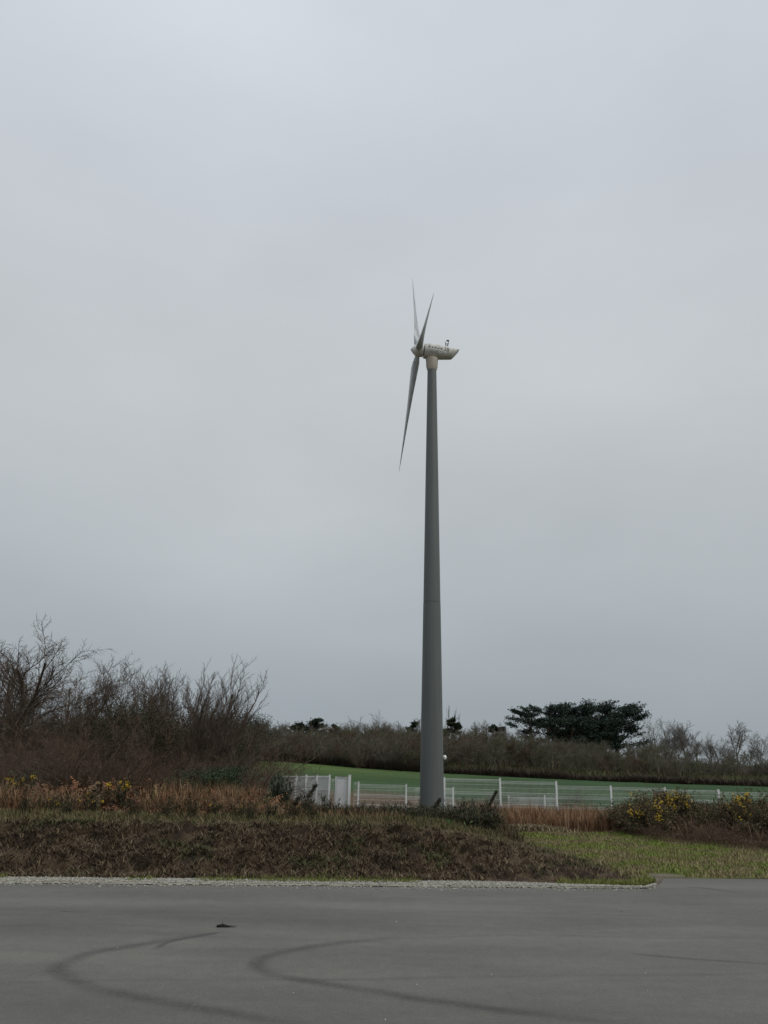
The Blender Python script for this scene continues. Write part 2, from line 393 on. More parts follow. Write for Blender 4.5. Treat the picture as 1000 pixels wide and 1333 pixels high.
# bank litter
n = 125000; x = rng.uniform(-8.5, 5.2, n); t = .5+rng.random(n)*3.7+sm(1, 3.5, x)*rng.random(n)*5
keep = (x < 3.95+t*.25) & (lane_mask(x, edge(x)+t) < .15+.8*rng.random(n)) & (fbm(x, edge(x)+t, 3.0, 3)+.25*rng.random(n) > .50)
x, t = x[keep], t[keep]; n = len(x)
gr = fbm(x+9, t, 1.3, 3)
c = tints(n, [(.108, .078, .048), (.066, .050, .032), (.16, .12, .072), (.25, .20, .125)], [.42, .28, .25, .05], .35)
g = (gr+.12*rng.random(n) > .68)[:, None]; c = np.where(g, tints(n, [(.085, .085, .035), (.065, .068, .03)]), c)
blades('bank_litter', x, edge(x)+t, rng.uniform(.05, .20, n), rng.uniform(.006, .019, n), rng.uniform(.74, .999, n), c,
       'dark dead stalks and litter matting the earth bank behind the gravel', 'dead vegetation')
# green tufts at foot of bank
n = 26000; x = rng.uniform(-8.5, 4.4, n); t = .22+np.abs(rng.normal(0, .25, n))
keep = fbm(x, t*0, .9, 3)+.2*rng.random(n) > .54; x, t = x[keep], t[keep]; n = len(x)
blades('verge_grass', x, edge(x)+t, rng.uniform(.03, .10, n), rng.uniform(.006, .013, n), rng.uniform(.1, .8, n),
       [(.16, .19, .04), (.12, .15, .035), (.22, .20, .08)], 'short yellow green grass at the foot of the earth bank', 'grass')
# crest grass
n = 52000; x = rng.uniform(-10.5, 3.4, n); t = rng.uniform(3.3, 7.0, n)
keep = (x < 3.0-(t-3.3)*.1) & (fbm(x, t, 1.5, 3)+.3*rng.random(n) > .5); x, t = x[keep], t[keep]; n = len(x)
hh = .08+.16*sm(4.2, 6.5, t)
blades('crest_grass', x, edge(x)+t, hh*rng.uniform(.5, 1.3, n), rng.uniform(.008, .018, n), rng.uniform(.1, .85, n),
       [(.125, .12, .05), (.085, .09, .037), (.19, .145, .08), (.10, .07, .042)], 'olive and straw coloured rough grass along the top of the bank', 'grass',
       weights=[.32, .22, .24, .22])
# lane grass
n = 110000; x = rng.uniform(1.0, 11.5, n); t = .12+rng.random(n)*10.5; y = edge(x)+t
keep = (lane_mask(x, y) > .1+.5*rng.random(n)) & (np.exp(-(((x-4.4)/.8)**2+((t-.35)/.35)**2)) < .4); x, t, y = x[keep], t[keep], y[keep]; n = len(x)
q = fbm(x, y, 1.2, 3)
c = tints(n, [(.175, .225, .045), (.125, .18, .038), (.25, .255, .085)], [.45, .3, .25])
s = (q+.25*rng.random(n) > .60)[:, None]; c = np.where(s, tints(n, [(.28, .235, .13), (.18, .145, .08)]), c)
blades('lane_grass', x, y, rng.uniform(.03, .11, n), rng.uniform(.008, .018, n), rng.uniform(.1, .85, n), c,
       'short bright green grass of the open strip beside the bank', 'grass')
# tall brown dead grass left of the tower and right below the fence
def tall(name, n, xr, yr, hr, cols, label, shape=None, lean=(.1, .75), w=(.010, .022), weights=None):
    x = rng.uniform(*xr, n); y = rng.uniform(*yr, n)
    k = fbm(x+3, y, .8, 3)+.3*rng.random(n) > .55
    if shape: k &= shape(x, y)
    x, y = x[k], y[k]; n = len(x)
    h = rng.uniform(*hr, n)*(.35+1.1*fbm(x, y, .9, 2))*np.interp(x, [-5.5, -3.6, -1.6, .6, 3], [1, .85, .45, .38, .8])
    return blades(name, x, y, h, rng.uniform(*w, n), rng.uniform(*lean, n), cols, label, 'dead grass', weights=weights)
tall('tall_dead_grass', 38000, (-9.5, .6), (18.8, 25.5), (.35, 1.0), [(.23, .135, .075), (.16, .095, .055), (.34, .23, .14), (.10, .10, .045)],
     'tall reddish brown dead grass in front of the white fence', lambda x, y: (x > -5.5) | (fbm(x, y, .35, 2) > .52), weights=[.4, .3, .15, .15])
tall('reddish_dead_grass', 16000, (2.9, 8.4), (23.2, 27.5), (.45, .95), [(.24, .135, .075), (.17, .092, .053), (.32, .215, .13)],
     'orange brown dead grass standing at the end of the green strip', lambda x, y: (y-23.5) > (x-3)*-.05)
tall('rough_dead_grass', 22000, (-1.5, 3.4), (18.5, 27), (.2, .6), [(.10, .068, .04), (.06, .045, .028), (.065, .065, .028), (.15, .11, .065)],
     'rough brown dead grass round the foot of the tower', lambda x, y: x < 3.4-(24-y)*.02)
tall('hedge_foot_grass', 20000, (6.6, 13.5), (17.8, 24), (.3, 1.0), [(.15, .095, .06), (.10, .066, .045), (.24, .175, .11)],
     'dry brown grass and litter below the gorse on the right', lambda x, y: y > 22.2-(x-7.2)*1.55+.4*fbm(x, y, 1.2), lean=(.2, .9))
tall('fence_line_grass', 24000, (-9, 18), (28, 39), (.10, .38), [(.13, .085, .05), (.09, .06, .04), (.17, .125, .08), (.06, .06, .03)],
     'thin brown dead grass growing along the white fence')
# low straw heap at the start of the lane
n = 5000; a = rng.normal(0, .55, n); b = rng.normal(0, .35, n); x = 4.0+a; y = 23.6+b-.3*a
blades('straw_heap', x, y, rng.uniform(.08, .22, n), rng.uniform(.012, .03, n), rng.uniform(.6, .98, n),
       [(.26, .22, .14), (.18, .14, .08)], 'pale cut straw lying at the end of the green strip', 'straw', zoff=.06)
n = 5000; x = rng.uniform(7.3, 9.9, n); y = 22.4-(x-7.2)*1.5+rng.normal(0, .22, n)
blades('cut_straw', x, y, rng.uniform(.08, .2, n), rng.uniform(.012, .03, n), rng.uniform(.6, .98, n),
       [(.24, .18, .12), (.16, .11, .075)], 'pale dry straw lying along the foot of the gorse', 'straw', zoff=.04)

# dead bracken: arching fronds with leaflets
def fronds(name, x, y, Ls, cols, label, cat='bracken', nl=11):
    n = len(x); z = height(x, y); az = rng.random(n)*6.283; el = rng.uniform(.5, 1.3, n)
    Vs, Fs, Cs = [], [], []; c = tints(n, cols, None, .35)
    d = np.stack([np.cos(az), np.sin(az), 0*az], -1); sd_ = np.stack([-np.sin(az), np.cos(az), 0*az], -1)
    def pos(s):  # s 0..1
        hx = Ls*s*np.cos(el)*(1+.5*s); zz = Ls*(s*np.sin(el)-.62*s*s*(1.35-np.sin(el)))
        return np.stack([x, y, z], -1)+d*hx[:, None]+np.array([0, 0, 1])*zz[:, None]
    k = 0
    for i in range(nl):
        s = .18+.80*i/(nl-1); p = pos(s); q = pos(s+.05); ll = Ls*.27*(1-s*.8)
        for sg in (-1, 1):
            tip = p+sd_*(sg*ll*rng.uniform(.6, 1.1, n))[:, None]+np.array([0, 0, 1])*(ll*rng.uniform(-.7, .4, n))[:, None]+(q-p)*.8
            Vs += [p, q, tip]; Cs += [c]*3
    for i in range(3):
        p, q = pos(i/3), pos((i+1)/3); r = sd_*.006
        Vs += [p-r, p+r, q]; Cs += [c*.7]*3
    V = np.stack(Vs, 1).reshape(-1, 3); C = np.stack(Cs, 1).reshape(-1, 3); F = np.arange(len(V)).reshape(-1, 3)
    o = link(name, mesh_np(name, V, F, C), M['veg']); tag(o, label, cat, kind='stuff'); return o
n = 5200; x = rng.uniform(-13, -2.6, n); y = rng.uniform(18.6, 26, n)
k = (fbm(x, y, .7, 3)+.25*rng.random(n) > .50) & (x < -2.4-(rng.random(n)*1.6)); x, y = x[k], y[k]
fronds('dead_bracken', x, y, rng.uniform(.5, 1.15, len(x))*(.5+.8*fbm(x, y, .45, 2)), [(.21, .09, .045), (.13, .06, .036), (.20, .125, .07), (.08, .055, .034), (.13, .10, .05)],
       'rust brown dead bracken covering the ground in front of the left trees')
n = 900; x = rng.uniform(6.9, 13, n); y = rng.uniform(18.5, 25, n); k = y > 22.8-(x-7.2)*1.5; x, y = x[k], y[k]
fronds('brown_bracken', x, y, rng.uniform(.5, 1.1, len(x)), [(.11, .065, .045), (.08, .048, .035), (.15, .10, .065)],
       'purple brown dead bracken growing among the gorse on the right')

# ------------------------------------------------------------------ woody plants
class Wood:
    def __init__(s): s.P = []; s.Rr = []; s.tips = []
    def line(s, pts, rad): s.P.append(pts); s.Rr.append(rad)
    def mesh(s, name):
        V, F = [], []; b = 0
        for pts, rad in zip(s.P, s.Rr):
            pts = np.array(pts); k = len(pts); d = pts[-1]-pts[0]; d = d/(np.linalg.norm(d)+1e-9)
            a = np.cross(d, (0, 0, 1) if abs(d[2]) < .9 else (1, 0, 0)); a /= np.linalg.norm(a); c = np.cross(d, a)
            ns = 6 if rad[0] > .05 else 3
            an = np.arange(ns)*2*math.pi/ns
            ring = a[None]*np.cos(an)[:, None]+c[None]*np.sin(an)[:, None]
            V.append((pts[:, None]+ring[None]*np.array(rad)[:, None, None]).reshape(-1, 3))
            ii = np.arange(k-1)[:, None]*ns+np.arange(ns)[None]; jj = np.arange(k-1)[:, None]*ns+(np.arange(ns)[None]+1) % ns
            q = np.stack([ii, jj, jj+ns, ii+ns], -1).reshape(-1, 4)+b; F.append(q); b += k*ns
        return mesh_np(name, np.concatenate(V), np.concatenate(F), smooth=True)
def grow(w, rs, p, d, L, r, lev, maxlev, spec):
    nseg = spec['seg'][lev]; pts = [p.copy()]; rad = [r]; dirs = []
    d = d/np.linalg.norm(d); rt = r*(.35 if lev else .45)
    for i in range(nseg):
        d = d+rs.normal(0, spec['wob'][lev], 3)+np.array([0, 0, spec['up'][lev]]); d /= np.linalg.norm(d)
        p = p+d*L/nseg; pts.append(p.copy()); dirs.append(d.copy()); rad.append(r+(rt-r)*(i+1)/nseg)
    if lev == maxlev: rad[-1] *= .4
    w.line(pts, rad); w.tips.append(pts[-1])
    if lev == maxlev: return
    nc = spec['n'][lev]
    for j in range(nc):
        s = spec['start'][lev]+(1-spec['start'][lev])*(j+rs.random())/nc; s = min(s, .999)
        i = int(s*nseg); fr = s*nseg-i; q = pts[i]+(pts[i+1]-pts[i])*fr; dd = dirs[i]
        o = rs.normal(0, 1, 3); o -= dd*(o@dd); o /= np.linalg.norm(o)
        if rs.random() < .5 and lev == 0 and o[2] < 0: o[2] *= -1
        an = spec['ang'][lev]*rs.uniform(.7, 1.3)
        nd = dd*math.cos(an)+o*math.sin(an)
        grow(w, rs, q, nd, L*spec['len'][lev]*rs.uniform(.7, 1.2)*(1-.35*s if lev == 0 else 1-.25*s), max(r*(1-.55*s)*spec['rr'][lev], spec['rmin']), lev+1, maxlev, spec)
def bare_tree(seed, H, stems, spread, spec, trunk_r, maxlev=3, trunk_h=0.0):
    rs = np.random.default_rng(seed); w = Wood()
    base = np.array([0, 0, -.15])
    if trunk_h > 0:
        top = np.array([rs.normal(0, .1), rs.normal(0, .1), trunk_h]); w.line([base, base*.5+top*.5+rs.normal(0, .04, 3), top], [trunk_r*1.7, trunk_r*1.35, trunk_r*1.25]); base = top
    for i in range(stems):
        a = 6.283*(i+rs.random()*.7)/stems; t = spread*rs.uniform(.25, 1.1) if stems > 1 else .05
        d = np.array([math.cos(a)*math.sin(t), math.sin(a)*math.sin(t), math.cos(t)])
        grow(w, rs, base+(rs.normal(0, .08, 3)*np.array([1, 1, 0]) if trunk_h == 0 else 0), d, (H-max(trunk_h, 0))*rs.uniform(.78, 1.0), trunk_r*rs.uniform(.6, 1.0), 0, maxlev, spec)
    return w
TREE = dict(seg=[7, 5, 4, 3], wob=[.14, .18, .2, .24], up=[.04, .08, .07, .05], n=[12, 10, 9], start=[.22, .15, .1], ang=[.80, .72, .68], len=[.52, .48, .40], rr=[.5, .45, .5], rmin=.0065)
WILLOW = dict(seg=[7, 5, 4, 2], wob=[.09, .12, .15, .18], up=[.08, .14, .12, .08], n=[11, 9, 8], start=[.25, .12, .1], ang=[.58, .50, .50], len=[.44, .44, .36], rr=[.48, .45, .5], rmin=.0062)
BUSH = dict(seg=[6, 4, 3, 2], wob=[.16, .2, .25, .25], up=[.0, .06, .05, .03], n=[9, 6, 5], start=[.15, .15, .1], ang=[.7, .75, .7], len=[.45, .45, .40], rr=[.6, .6, .6], rmin=.0035)
FAR = dict(seg=[5, 4, 3, 2], wob=[.12, .18, .2, .2], up=[.05, .10, .08, .05], n=[12, 9, 8], start=[.2, .15, .1], ang=[.85, .75, .7], len=[.52, .46, .40], rr=[.5, .5, .6], rmin=.016)
POPLAR = dict(seg=[6, 4, 2, 2], wob=[.03, .08, .1, .1], up=[.1, .35, .3, .2], n=[22, 5, 4], start=[.15, .15, .1], ang=[.45, .4, .4], len=[.26, .4, .4], rr=[.4, .5, .6], rmin=.011)

def plant(name, label, cat, loc, parts, rz=0, s=(1, 1, 1), group=None):
    """thing = Empty at the base + copies of shared part meshes"""
    o = empty(name, loc, rz); o.scale = s; tag(o, label, cat, group)
    for pn, me, m in parts:
        c = link(pn, me, m, o)
        if pn == 'flowers': c['kind'] = 'stuff'
    return o

# near trees on the left (each with its own branching)
def near_tree(px, top, Y, seed, stems, spread, spec, label, trunk_r=.085, matn='bark', trunk_h=0.0, name='bare_tree', extra=None, wide=1.0, rz=0):
    b = at(px, 1000, Y); z = hz(b.x, Y); H = at(px, top, Y).z-z
    w = bare_tree(seed, 6.0, stems, spread, spec, trunk_r, 3, trunk_h)
    hmax = np.percentile([t[2] for t in w.tips], 99.6); me = w.mesh('branches')
    # split the thick wood (trunk) from the branches
    o = empty(name, (b.x, Y, z), rz); k = H/hmax; o.scale = (k*wide*1.12, k*wide*1.12, k); tag(o, label, 'tree')
    thick = Wood(); thin = Wood()
    for P, r in zip(w.P, w.Rr): (thick if r[0] > trunk_r*.5 and P[0][2] < hmax*.35 else thin).line(P, r)
    link('trunk', thick.mesh('trunk'), M[matn], o); link('crown', thin.mesh('crown'), M[matn], o)
    return o
near_tree(8, 820, 33, 11, 4, .62, TREE, 'tallest bare tree at the left edge with thick dark forked stems', .105, trunk_h=1.0, wide=1.0)
near_tree(70, 856, 35, 12, 4, .60, TREE, 'bare tree just right of the tallest tree at the left edge', .08)
near_tree(125, 862, 34, 13, 5, .50, TREE, 'slender bare tree leaning between the tallest left tree and the fan shaped trees', .075)
near_tree(158, 868, 36, 14, 4, .42, TREE, 'bare tree behind the ivy covered bush', .07)
near_tree(216, 868, 34, 15, 11, .66, WILLOW, 'left half of the pair of fan shaped bare trees with upright twigs', .07)
near_tree(258, 862, 33, 16, 12, .66, WILLOW, 'right hand fan shaped bare tree with upright twigs at the end of the tall row', .075)
near_tree(318, 916, 32, 17, 5, .62, BUSH, 'small spreading bare tree at the right end of the left row', .05, wide=1.1)
near_tree(296, 915, 36, 18, 4, .5, TREE, 'short bare tree behind the small spreading one at the end of the left row', .05)

near_tree(95, 866, 37, 19, 4, .6, TREE, 'bare tree behind and between the second and third of the left row', .07)
near_tree(190, 880, 37, 20, 6, .55, WILLOW, 'bare tree behind the gap left of the fan shaped trees', .06)
near_tree(-40, 835, 36, 26, 4, .6, TREE, 'bare tree cut by the left edge of the picture', .09)
# brown twiggy thicket shrubs below them
bushes = []
for sd_ in (21, 22, 23, 24):
    w = bare_tree(sd_, 3.0, 15, 1.0, BUSH, .022, 3); bushes.append((w.mesh('branches'), np.percentile([t[2] for t in w.tips], 99.6)))
def thicket(px, top, Y, k, label, matn='bark_brown', wide=1.25, name='twiggy_shrub', group=None, cat='shrub'):
    b = at(px, 1000, Y); z = hz(b.x, Y); H = at(px, top, Y).z-z; me, h = bushes[k]; s = H/h
    return plant(name, label, cat, (b.x, Y, z), [('branches', me.copy() if not me.materials else me, M[matn])] if not me.materials or me.materials[0] == M[matn] else [('branches', _mc(k, matn), M[matn])],
                 random.random()*6.28, (s*wide, s*wide, s), group)
_cache = {}
def _mc(k, matn):
    if (k, matn) not in _cache:
        m = bushes[k][0].copy(); m.materials.clear(); _cache[(k, matn)] = m
    return _cache[(k, matn)]
def thicket(px, top, Y, k, label, matn='bark_brown', wide=1.25, name='twiggy_shrub', group=None, cat='shrub'):
    b = at(px, 1000, Y); z = hz(b.x, Y); H = at(px, top-(2 if Y < 37 and px < 360 else 0), Y).z-z; h = bushes[k][1]; s = H/h
    return plant(name, label, cat, (b.x, Y, z-.05), [('branches', _mc(k, matn), M[matn])], random.random()*6.28, (s*wide, s*wide, s), group)
TH = [(-25, 945, 27, 0), (30, 955, 26, 1), (62, 922, 28, 2), (100, 912, 26, 3), (135, 935, 25.5, 0), (165, 925, 27, 1), (-60, 940, 29, 2),
      (205, 962, 27, 2), (240, 970, 29, 3), (280, 955, 28, 0), (312, 966, 29, 1), (332, 985, 31, 2), (85, 965, 24.5, 2), (10, 975, 24.5, 3),
      (185, 985, 25, 0), (250, 992, 26, 1), (300, 1000, 27, 3), (140, 905, 33, 0), (85, 920, 34, 1), (35, 945, 34, 3), (195, 945, 34, 2), (245, 955, 35, 0), (292, 950, 35, 2)]
for i, (px, top, Y, k) in enumerate(TH):
    thicket(px, top, Y, k, 'dense brown leafless shrub in the thicket below the left trees', 'bark_brown' if i % 3 else 'bark', 1.3, group='shrubs of the thicket below the left trees')

# leafy clumps
def leaves(P, size, cols, flat=.6, var=.35, weights=None):
    n = len(P); a = rng.normal(0, 1, (n, 3)); a /= np.linalg.norm(a, axis=1)[:, None]; b = rng.normal(0, 1, (n, 3)); b[:, 2] *= flat
    b -= a*(a*b).sum(1)[:, None]; b /= np.linalg.norm(b, axis=1)[:, None]+1e-6
    s = (size*(.6+.8*rng.random(n)))[:, None]
    V = np.stack([P-a*s*.3, P+a*s*.3, P+b*s], 1).reshape(-1, 3)
    return V, np.repeat(tints(n, cols, weights, var), 3, 0)
def leaf_mesh(name, P, size, cols, flat=.6, var=.35, weights=None):
    V, C = leaves(P, size, cols, flat, var, weights); return mesh_np(name, V, np.arange(len(V)).reshape(-1, 3), C)
GREEN_DK = [(.035, .048, .028), (.048, .062, .032), (.024, .034, .020)]
# ivy covered bush, evergreen among the trees
def ivy_clump(px, top, Y, rad, label, cols, n=15000, hmin=.8):
    b = at(px, 1000, Y); z = hz(b.x, Y); H = at(px, top, Y).z-z
    w = bare_tree(int(px), H*.85, 6, .45, BUSH, .04, 1)
    cen = rng.normal(0, 1, (26, 3))*np.array([rad*.42, rad*.42, H*.20])+np.array([0, 0, H*.62])
    P = cen[rng.integers(0, 26, n)]+rng.normal(0, 1, (n, 3))*np.array([rad*.19, rad*.19, rad*.16]); P = P[(P[:, 2] > hmin) & (P[:, 2] < H*1.02)]
    o = empty('evergreen_bush', (b.x, Y, z)); tag(o, label, 'bush')
    link('stems', w.mesh('stems'), M['bark'], o); link('foliage', leaf_mesh('foliage', P, .055, cols), M['veg'], o)
ivy_clump(178, 912, 29, 1.5, 'dark olive ivy covered bush among the brown shrubs on the left', [(.045, .045, .022), (.06, .045, .025), (.03, .035, .018)])
ivy_clump(316, 926, 38, 1.5, 'dark evergreen top showing through the small bare tree at the end of the left row', GREEN_DK)
ivy_clump(280, 998, 25, .9, 'low green bush in front of the brown thicket near the white fence', [(.05, .075, .035), (.035, .05, .028)], 9000, .2)

# ------------------------------------------------------------------ far wood, cypresses and hill trees
far = []
for sd_ in (41, 42, 43, 44, 45):
    w = bare_tree(sd_, 8.0, 2+sd_ % 3, .45, FAR, .14, 3, 1.9 if sd_ % 2 else 0.0); hm = np.percentile([t[2] for t in w.tips], 99.6)
    tk, th = Wood(), Wood()
    for P, r in zip(w.P, w.Rr): (tk if r[0] > .07 else th).line(P, r)
    far.append((tk.mesh('trunk'), th.mesh('crown'), hm))
wp = bare_tree(50, 10, 1, .1, POPLAR, .13, 3); pop = (wp.mesh('crown'), max(t[2] for t in wp.tips))
fcache = {}
def fcopy(me, key, m):
    if (key, m) not in fcache: c = me.copy(); c.materials.append(M[m]); fcache[(key, m)] = c
    return fcache[(key, m)]
def far_tree(x, Y, H, k, label, m='bark_far', group=None, wide=1.0, rz=None, sink=.2):
    z = hz(x, Y); tk, th, hm = far[k]; s = H/hm
    return plant('bare_tree', label, 'tree', (x, Y, z-sink), [('trunk', fcopy(tk, ('t', k), m), None), ('crown', fcopy(th, ('c', k), m), None)],
                 random.random()*6.28 if rz is None else rz, (s*wide, s*wide, s), group)
def far_px(px, top, Y, k, label, m='bark_far', wide=1.0, group=None):
    b = at(px, 1000, Y); return far_tree(b.x, Y, at(px, top, Y).z-hz(b.x, Y), k, label, m, group, wide)
G1 = 'bare trees of the wood beyond the green field'
cnt = 0
def skyline(px): return np.interp(px, [300, 400, 480, 545, 600, 650, 700, 800, 850, 900, 1000], [936, 953, 946, 950, 954, 950, 958, 972, 970, 980, 985])
for row, (Y, drop, step) in enumerate([(103, 6, 15), (109, 0, 15), (117, -6, 15), (126, -9, 15), (138, -12, 15)]):
    px = (300 if row < 3 else 40)+random.random()*10
    while px < 1040:
        right = px > 570
        top = skyline(px)+drop+random.uniform(-6, 8)+(6 if not right else 9)
        if not (right and row == 0) and not (right and row == 1 and random.random() < .3):
            k = random.randrange(5) if not right or row > 2 else random.choice((0, 2, 4))
            far_px(px, top, Y+random.uniform(-2.5, 2.5), k, 'bare brown tree in the mass of the wood beyond the green field', ('bark_far', 'bark_olive', 'bark_olive', 'bark_brown', 'bark_far')[random.randrange(5)], 1.35, G1); cnt += 1
        px += step*random.uniform(.7, 1.25)*(1.45 if right and row < 3 else .8)
# skyline trees one can tell apart
SK = [(362, 936, 150, 0, 'round topped bare tree on the skyline just right of the left row'), (478, 924, 150, 1, 'taller bare tree on the skyline left of the tower'),
      (455, 938, 155, 2, 'low bare tree on the skyline left of the taller one'), (500, 936, 152, 3, 'low bare tree on the skyline right of the taller one'),
      (538, 930, 190, 4, 'faint thin bare tree on the skyline close to the left side of the tower'),
      (618, 938, 170, 0, 'small bare tree on the skyline between the poplars and the cypresses'), (640, 936, 172, 2, 'bare tree touching the left end of the cypresses'),
      (852, 930, 185, 1, 'tallest bare tree on the skyline right of the cypresses'), (874, 934, 186, 3, 'second bare tree on the skyline right of the cypresses'),
      (893, 940, 186, 0, 'third bare tree on the skyline right of the cypresses'), (908, 945, 180, 4, 'small round bare tree on the skyline right of the cypresses'),
      (962, 938, 190, 2, 'wide bare tree on the skyline near the right edge'), (935, 952, 192, 1, 'low bare tree on the skyline left of the wide one at the right edge'),
      (990, 952, 192, 3, 'low bare tree on the skyline at the right edge')]
for px, top, Y, k, lab in SK: far_px(px, top, Y, k, lab, 'bark_pale_haze', 1.0)
for px in list(range(385, 560, 17))+list(range(590, 680, 15)):
    far_px(px+random.uniform(-5, 5), skyline(px)-random.uniform(1, 8), 160+random.uniform(-5, 5), random.randrange(5), 'low bare tree on the skyline behind the wood', 'bark_far', 1.1, 'low skyline trees behind the wood')
for px in range(840, 1030, 12):
    far_px(px+random.uniform(-5, 5), 958+random.uniform(-6, 6)+(px-840)*.06, 196+random.uniform(-5, 5), random.randrange(5), 'low bare tree on the far hill right of the cypresses', 'bark_pale_haze', 1.2, 'low trees on the far hill')
for px, top, lab in ((582, 914, 'tall narrow poplar beside the tower'), (592, 920, 'second narrow poplar right of the one beside the tower'), (598, 926, 'short narrow poplar behind the dark conifer')):
    b = at(px, 1000, 165); z = hz(b.x, 165); s = (at(px, top, 165).z-z)/pop[1]
    plant('poplar_tree', lab, 'tree', (b.x, 165, z), [('crown', fcopy(pop[0], 'p', 'bark_pale_haze'), None)], random.random()*6, (s*.8, s*.8, s))

# undergrowth of the wood: one uncountable mass of twigs
def stems_stuff(name, x, y, H, mcols, label, w=.02, nb=6):
    n = len(x); z = height(x, y); Vs = []; C = []
    c = tints(n, mcols, None, .3)
    for j in range(nb):
        az = rng.random(n)*6.283; le = rng.uniform(.2, 1.5, n); h = H*rng.uniform(.4, 1.1, n)
        d = np.stack([np.cos(az)*le, np.sin(az)*le, 0*az+.8], -1); o = rng.uniform(0, .5, n)[:, None]*d*h[:, None]
        b = np.stack([x, y, z], -1)+o*np.array([1, 1, .8]); wv = np.stack([-np.sin(az), np.cos(az), 0*az], -1)*w*rng.uniform(.5, 1.5, n)[:, None]
        Vs += [b-wv, b+wv, b+d*h[:, None]]; C += [c]*3
    V = np.stack(Vs, 1).reshape(-1, 3); C = np.stack(C, 1).reshape(-1, 3)
    o = link(name, mesh_np(name, V, np.arange(len(V)).reshape(-1, 3), C), M['veg']); tag(o, label, 'undergrowth', kind='stuff')
n = 26000; y = rng.uniform(100, 150, n); x = rng.uniform(-.30, .56, n)*y
k = (fbm(x, y, .12, 3)+.25*rng.random(n) > .5) & ((x < .07*y) | (y > 128)); x, y = x[k], y[k]
stems_stuff('wood_undergrowth', x, y, rng.uniform(.7, 2.2, len(x)), [(.105, .088, .062), (.08, .072, .05), (.12, .10, .07)], 'brown leafless undergrowth filling the wood beyond the green field', .03)
n = 12000; y = rng.uniform(99.5, 103.5, n); x = rng.uniform(-.32, .56, n)*y
stems_stuff('hedge_bottom', x, y, rng.uniform(.5, 1.6, len(x))*np.where(x > .07*y, .65*(.5+fbm(x, y, .15)), 1), [(.055, .043, .034), (.075, .056, .042)], 'dark hedge bottom along the far side of the green field', .03)
n = 15000; y = rng.uniform(104, 135, n); x = rng.uniform(.07, .56, n)*y; k = fbm(x+50, y, .09, 3) > .47; x, y = x[k], y[k]
stems_stuff('green_scrub', x, y, rng.uniform(.3, 1.3, len(x)), [(.10, .11, .045), (.075, .08, .04), (.13, .135, .06), (.08, .062, .045)], 'olive green scrub on the slope between the far trees', .035)

# Monterey cypresses: limbs carrying flat dark plates of foliage
def cypress(px, top, Y, rad, seed, label, name='cypress_tree', cols=[(.034, .052, .040), (.022, .034, .028), (.052, .074, .052)], low=.28, npad=46):
    rs = np.random.default_rng(seed); b = at(px, 1000, Y); z = hz(b.x, Y); H = at(px, top, Y).z-z
    w = Wood(); w.line([np.array([0, 0, -.3]), np.array([rs.normal(0, .2), 0, H*.35]), np.array([rs.normal(0, .5), rs.normal(0, .4), H*.8])], [.45, .32, .12])
    PP = []
    for i in range(npad):
        a = rs.random()*6.283; hh = low+(1-low)*rs.random()**.8; rr = rad*(.25+.75*rs.random()**.6)*(1-.35*max(0, hh-.75)/.25)
        e = np.array([math.cos(a)*rr, math.sin(a)*rr, H*hh*.97]); s0 = np.array([0, 0, H*max(.1, hh-.30)])
        mid = (e+s0)/2+np.array([0, 0, -.3])+rs.normal(0, .2, 3); w.line([s0, mid, e], [.11, .07, .03])
        m = int(330*rs.uniform(.6, 1.3)); pr = rad*rs.uniform(.16, .27)
        q = rs.normal(0, 1, (m, 3))*np.array([pr*.72, pr*.72, pr*.27])+e; q[:, 2] += .30*(np.hypot(q[:, 0], q[:, 1])-rr)
        PP.append(q)
        for t in range(3):   # ragged fingers pointing out and up
            dr = np.array([math.cos(a+rs.normal(0, .6)), math.sin(a+rs.normal(0, .6)), rs.uniform(.05, .6)]); u = rs.random(26)[:, None]
            PP.append(e+dr*pr*(.6+1.5*u)+rs.normal(0, .09, (26, 3)))
    P = np.concatenate(PP); P = P[P[:, 2] < H*1.03]
    o = empty(name, (b.x, Y, z)); tag(o, label, 'tree')
    link('trunk', w.mesh('trunk'), M['bark'], o); link('crown', leaf_mesh('crown', P, .34, cols, .35), M['veg'], o)
cypress(692, 922, 166, 4.0, 1, 'leftmost dark cypress with ragged low branches', low=.5, npad=15)
cypress(716, 918, 168, 4.6, 2, 'second dark cypress from the left with layered open top', npad=26)
cypress(744, 917, 171, 4.6, 3, 'dense dark cypress in the middle of the cypress group', npad=40)
cypress(776, 914, 168, 5.0, 4, 'tallest dark cypress of the group right of the tower', npad=40)
cypress(806, 918, 170, 5.2, 5, 'rightmost dark cypress with long plates reaching right', npad=40)
cypress(790, 934, 164, 4.2, 7, 'low dark cypress filling the space under the rightmost ones', low=.2, npad=34)
cypress(750, 934, 164, 4.2, 8, 'low dark cypress in front of the middle of the cypress group', low=.2, npad=30)
cypress(760, 926, 175, 5.0, 6, 'dark cypress standing behind the middle of the cypress group', npad=20)
for px, top, Y, rd, sd_, lab in ((400, 936, 158, 2.6, 11, 'dark rounded conifer on the skyline right of the left row'), (382, 944, 158, 1.8, 12, 'small dark conifer left of the rounded skyline conifer'),
      (537, 940, 165, 1.3, 13, 'small dark conifer against the left side of the tower'), (590, 934, 158, 1.5, 14, 'dark narrow conifer beside the poplars'),
      (436, 944, 160, 1.0, 15, 'tiny dark conifer on the skyline left of the tower'), (650, 940, 168, 1.7, 16, 'pair of dark conifer tops left of the cypresses'),
      (576, 950, 150, 1.2, 17, 'dark ivy column beside the right side of the tower')):
    cypress(px, top, Y, rd, sd_, lab, 'conifer_tree', GREEN_DK, .35, 16)

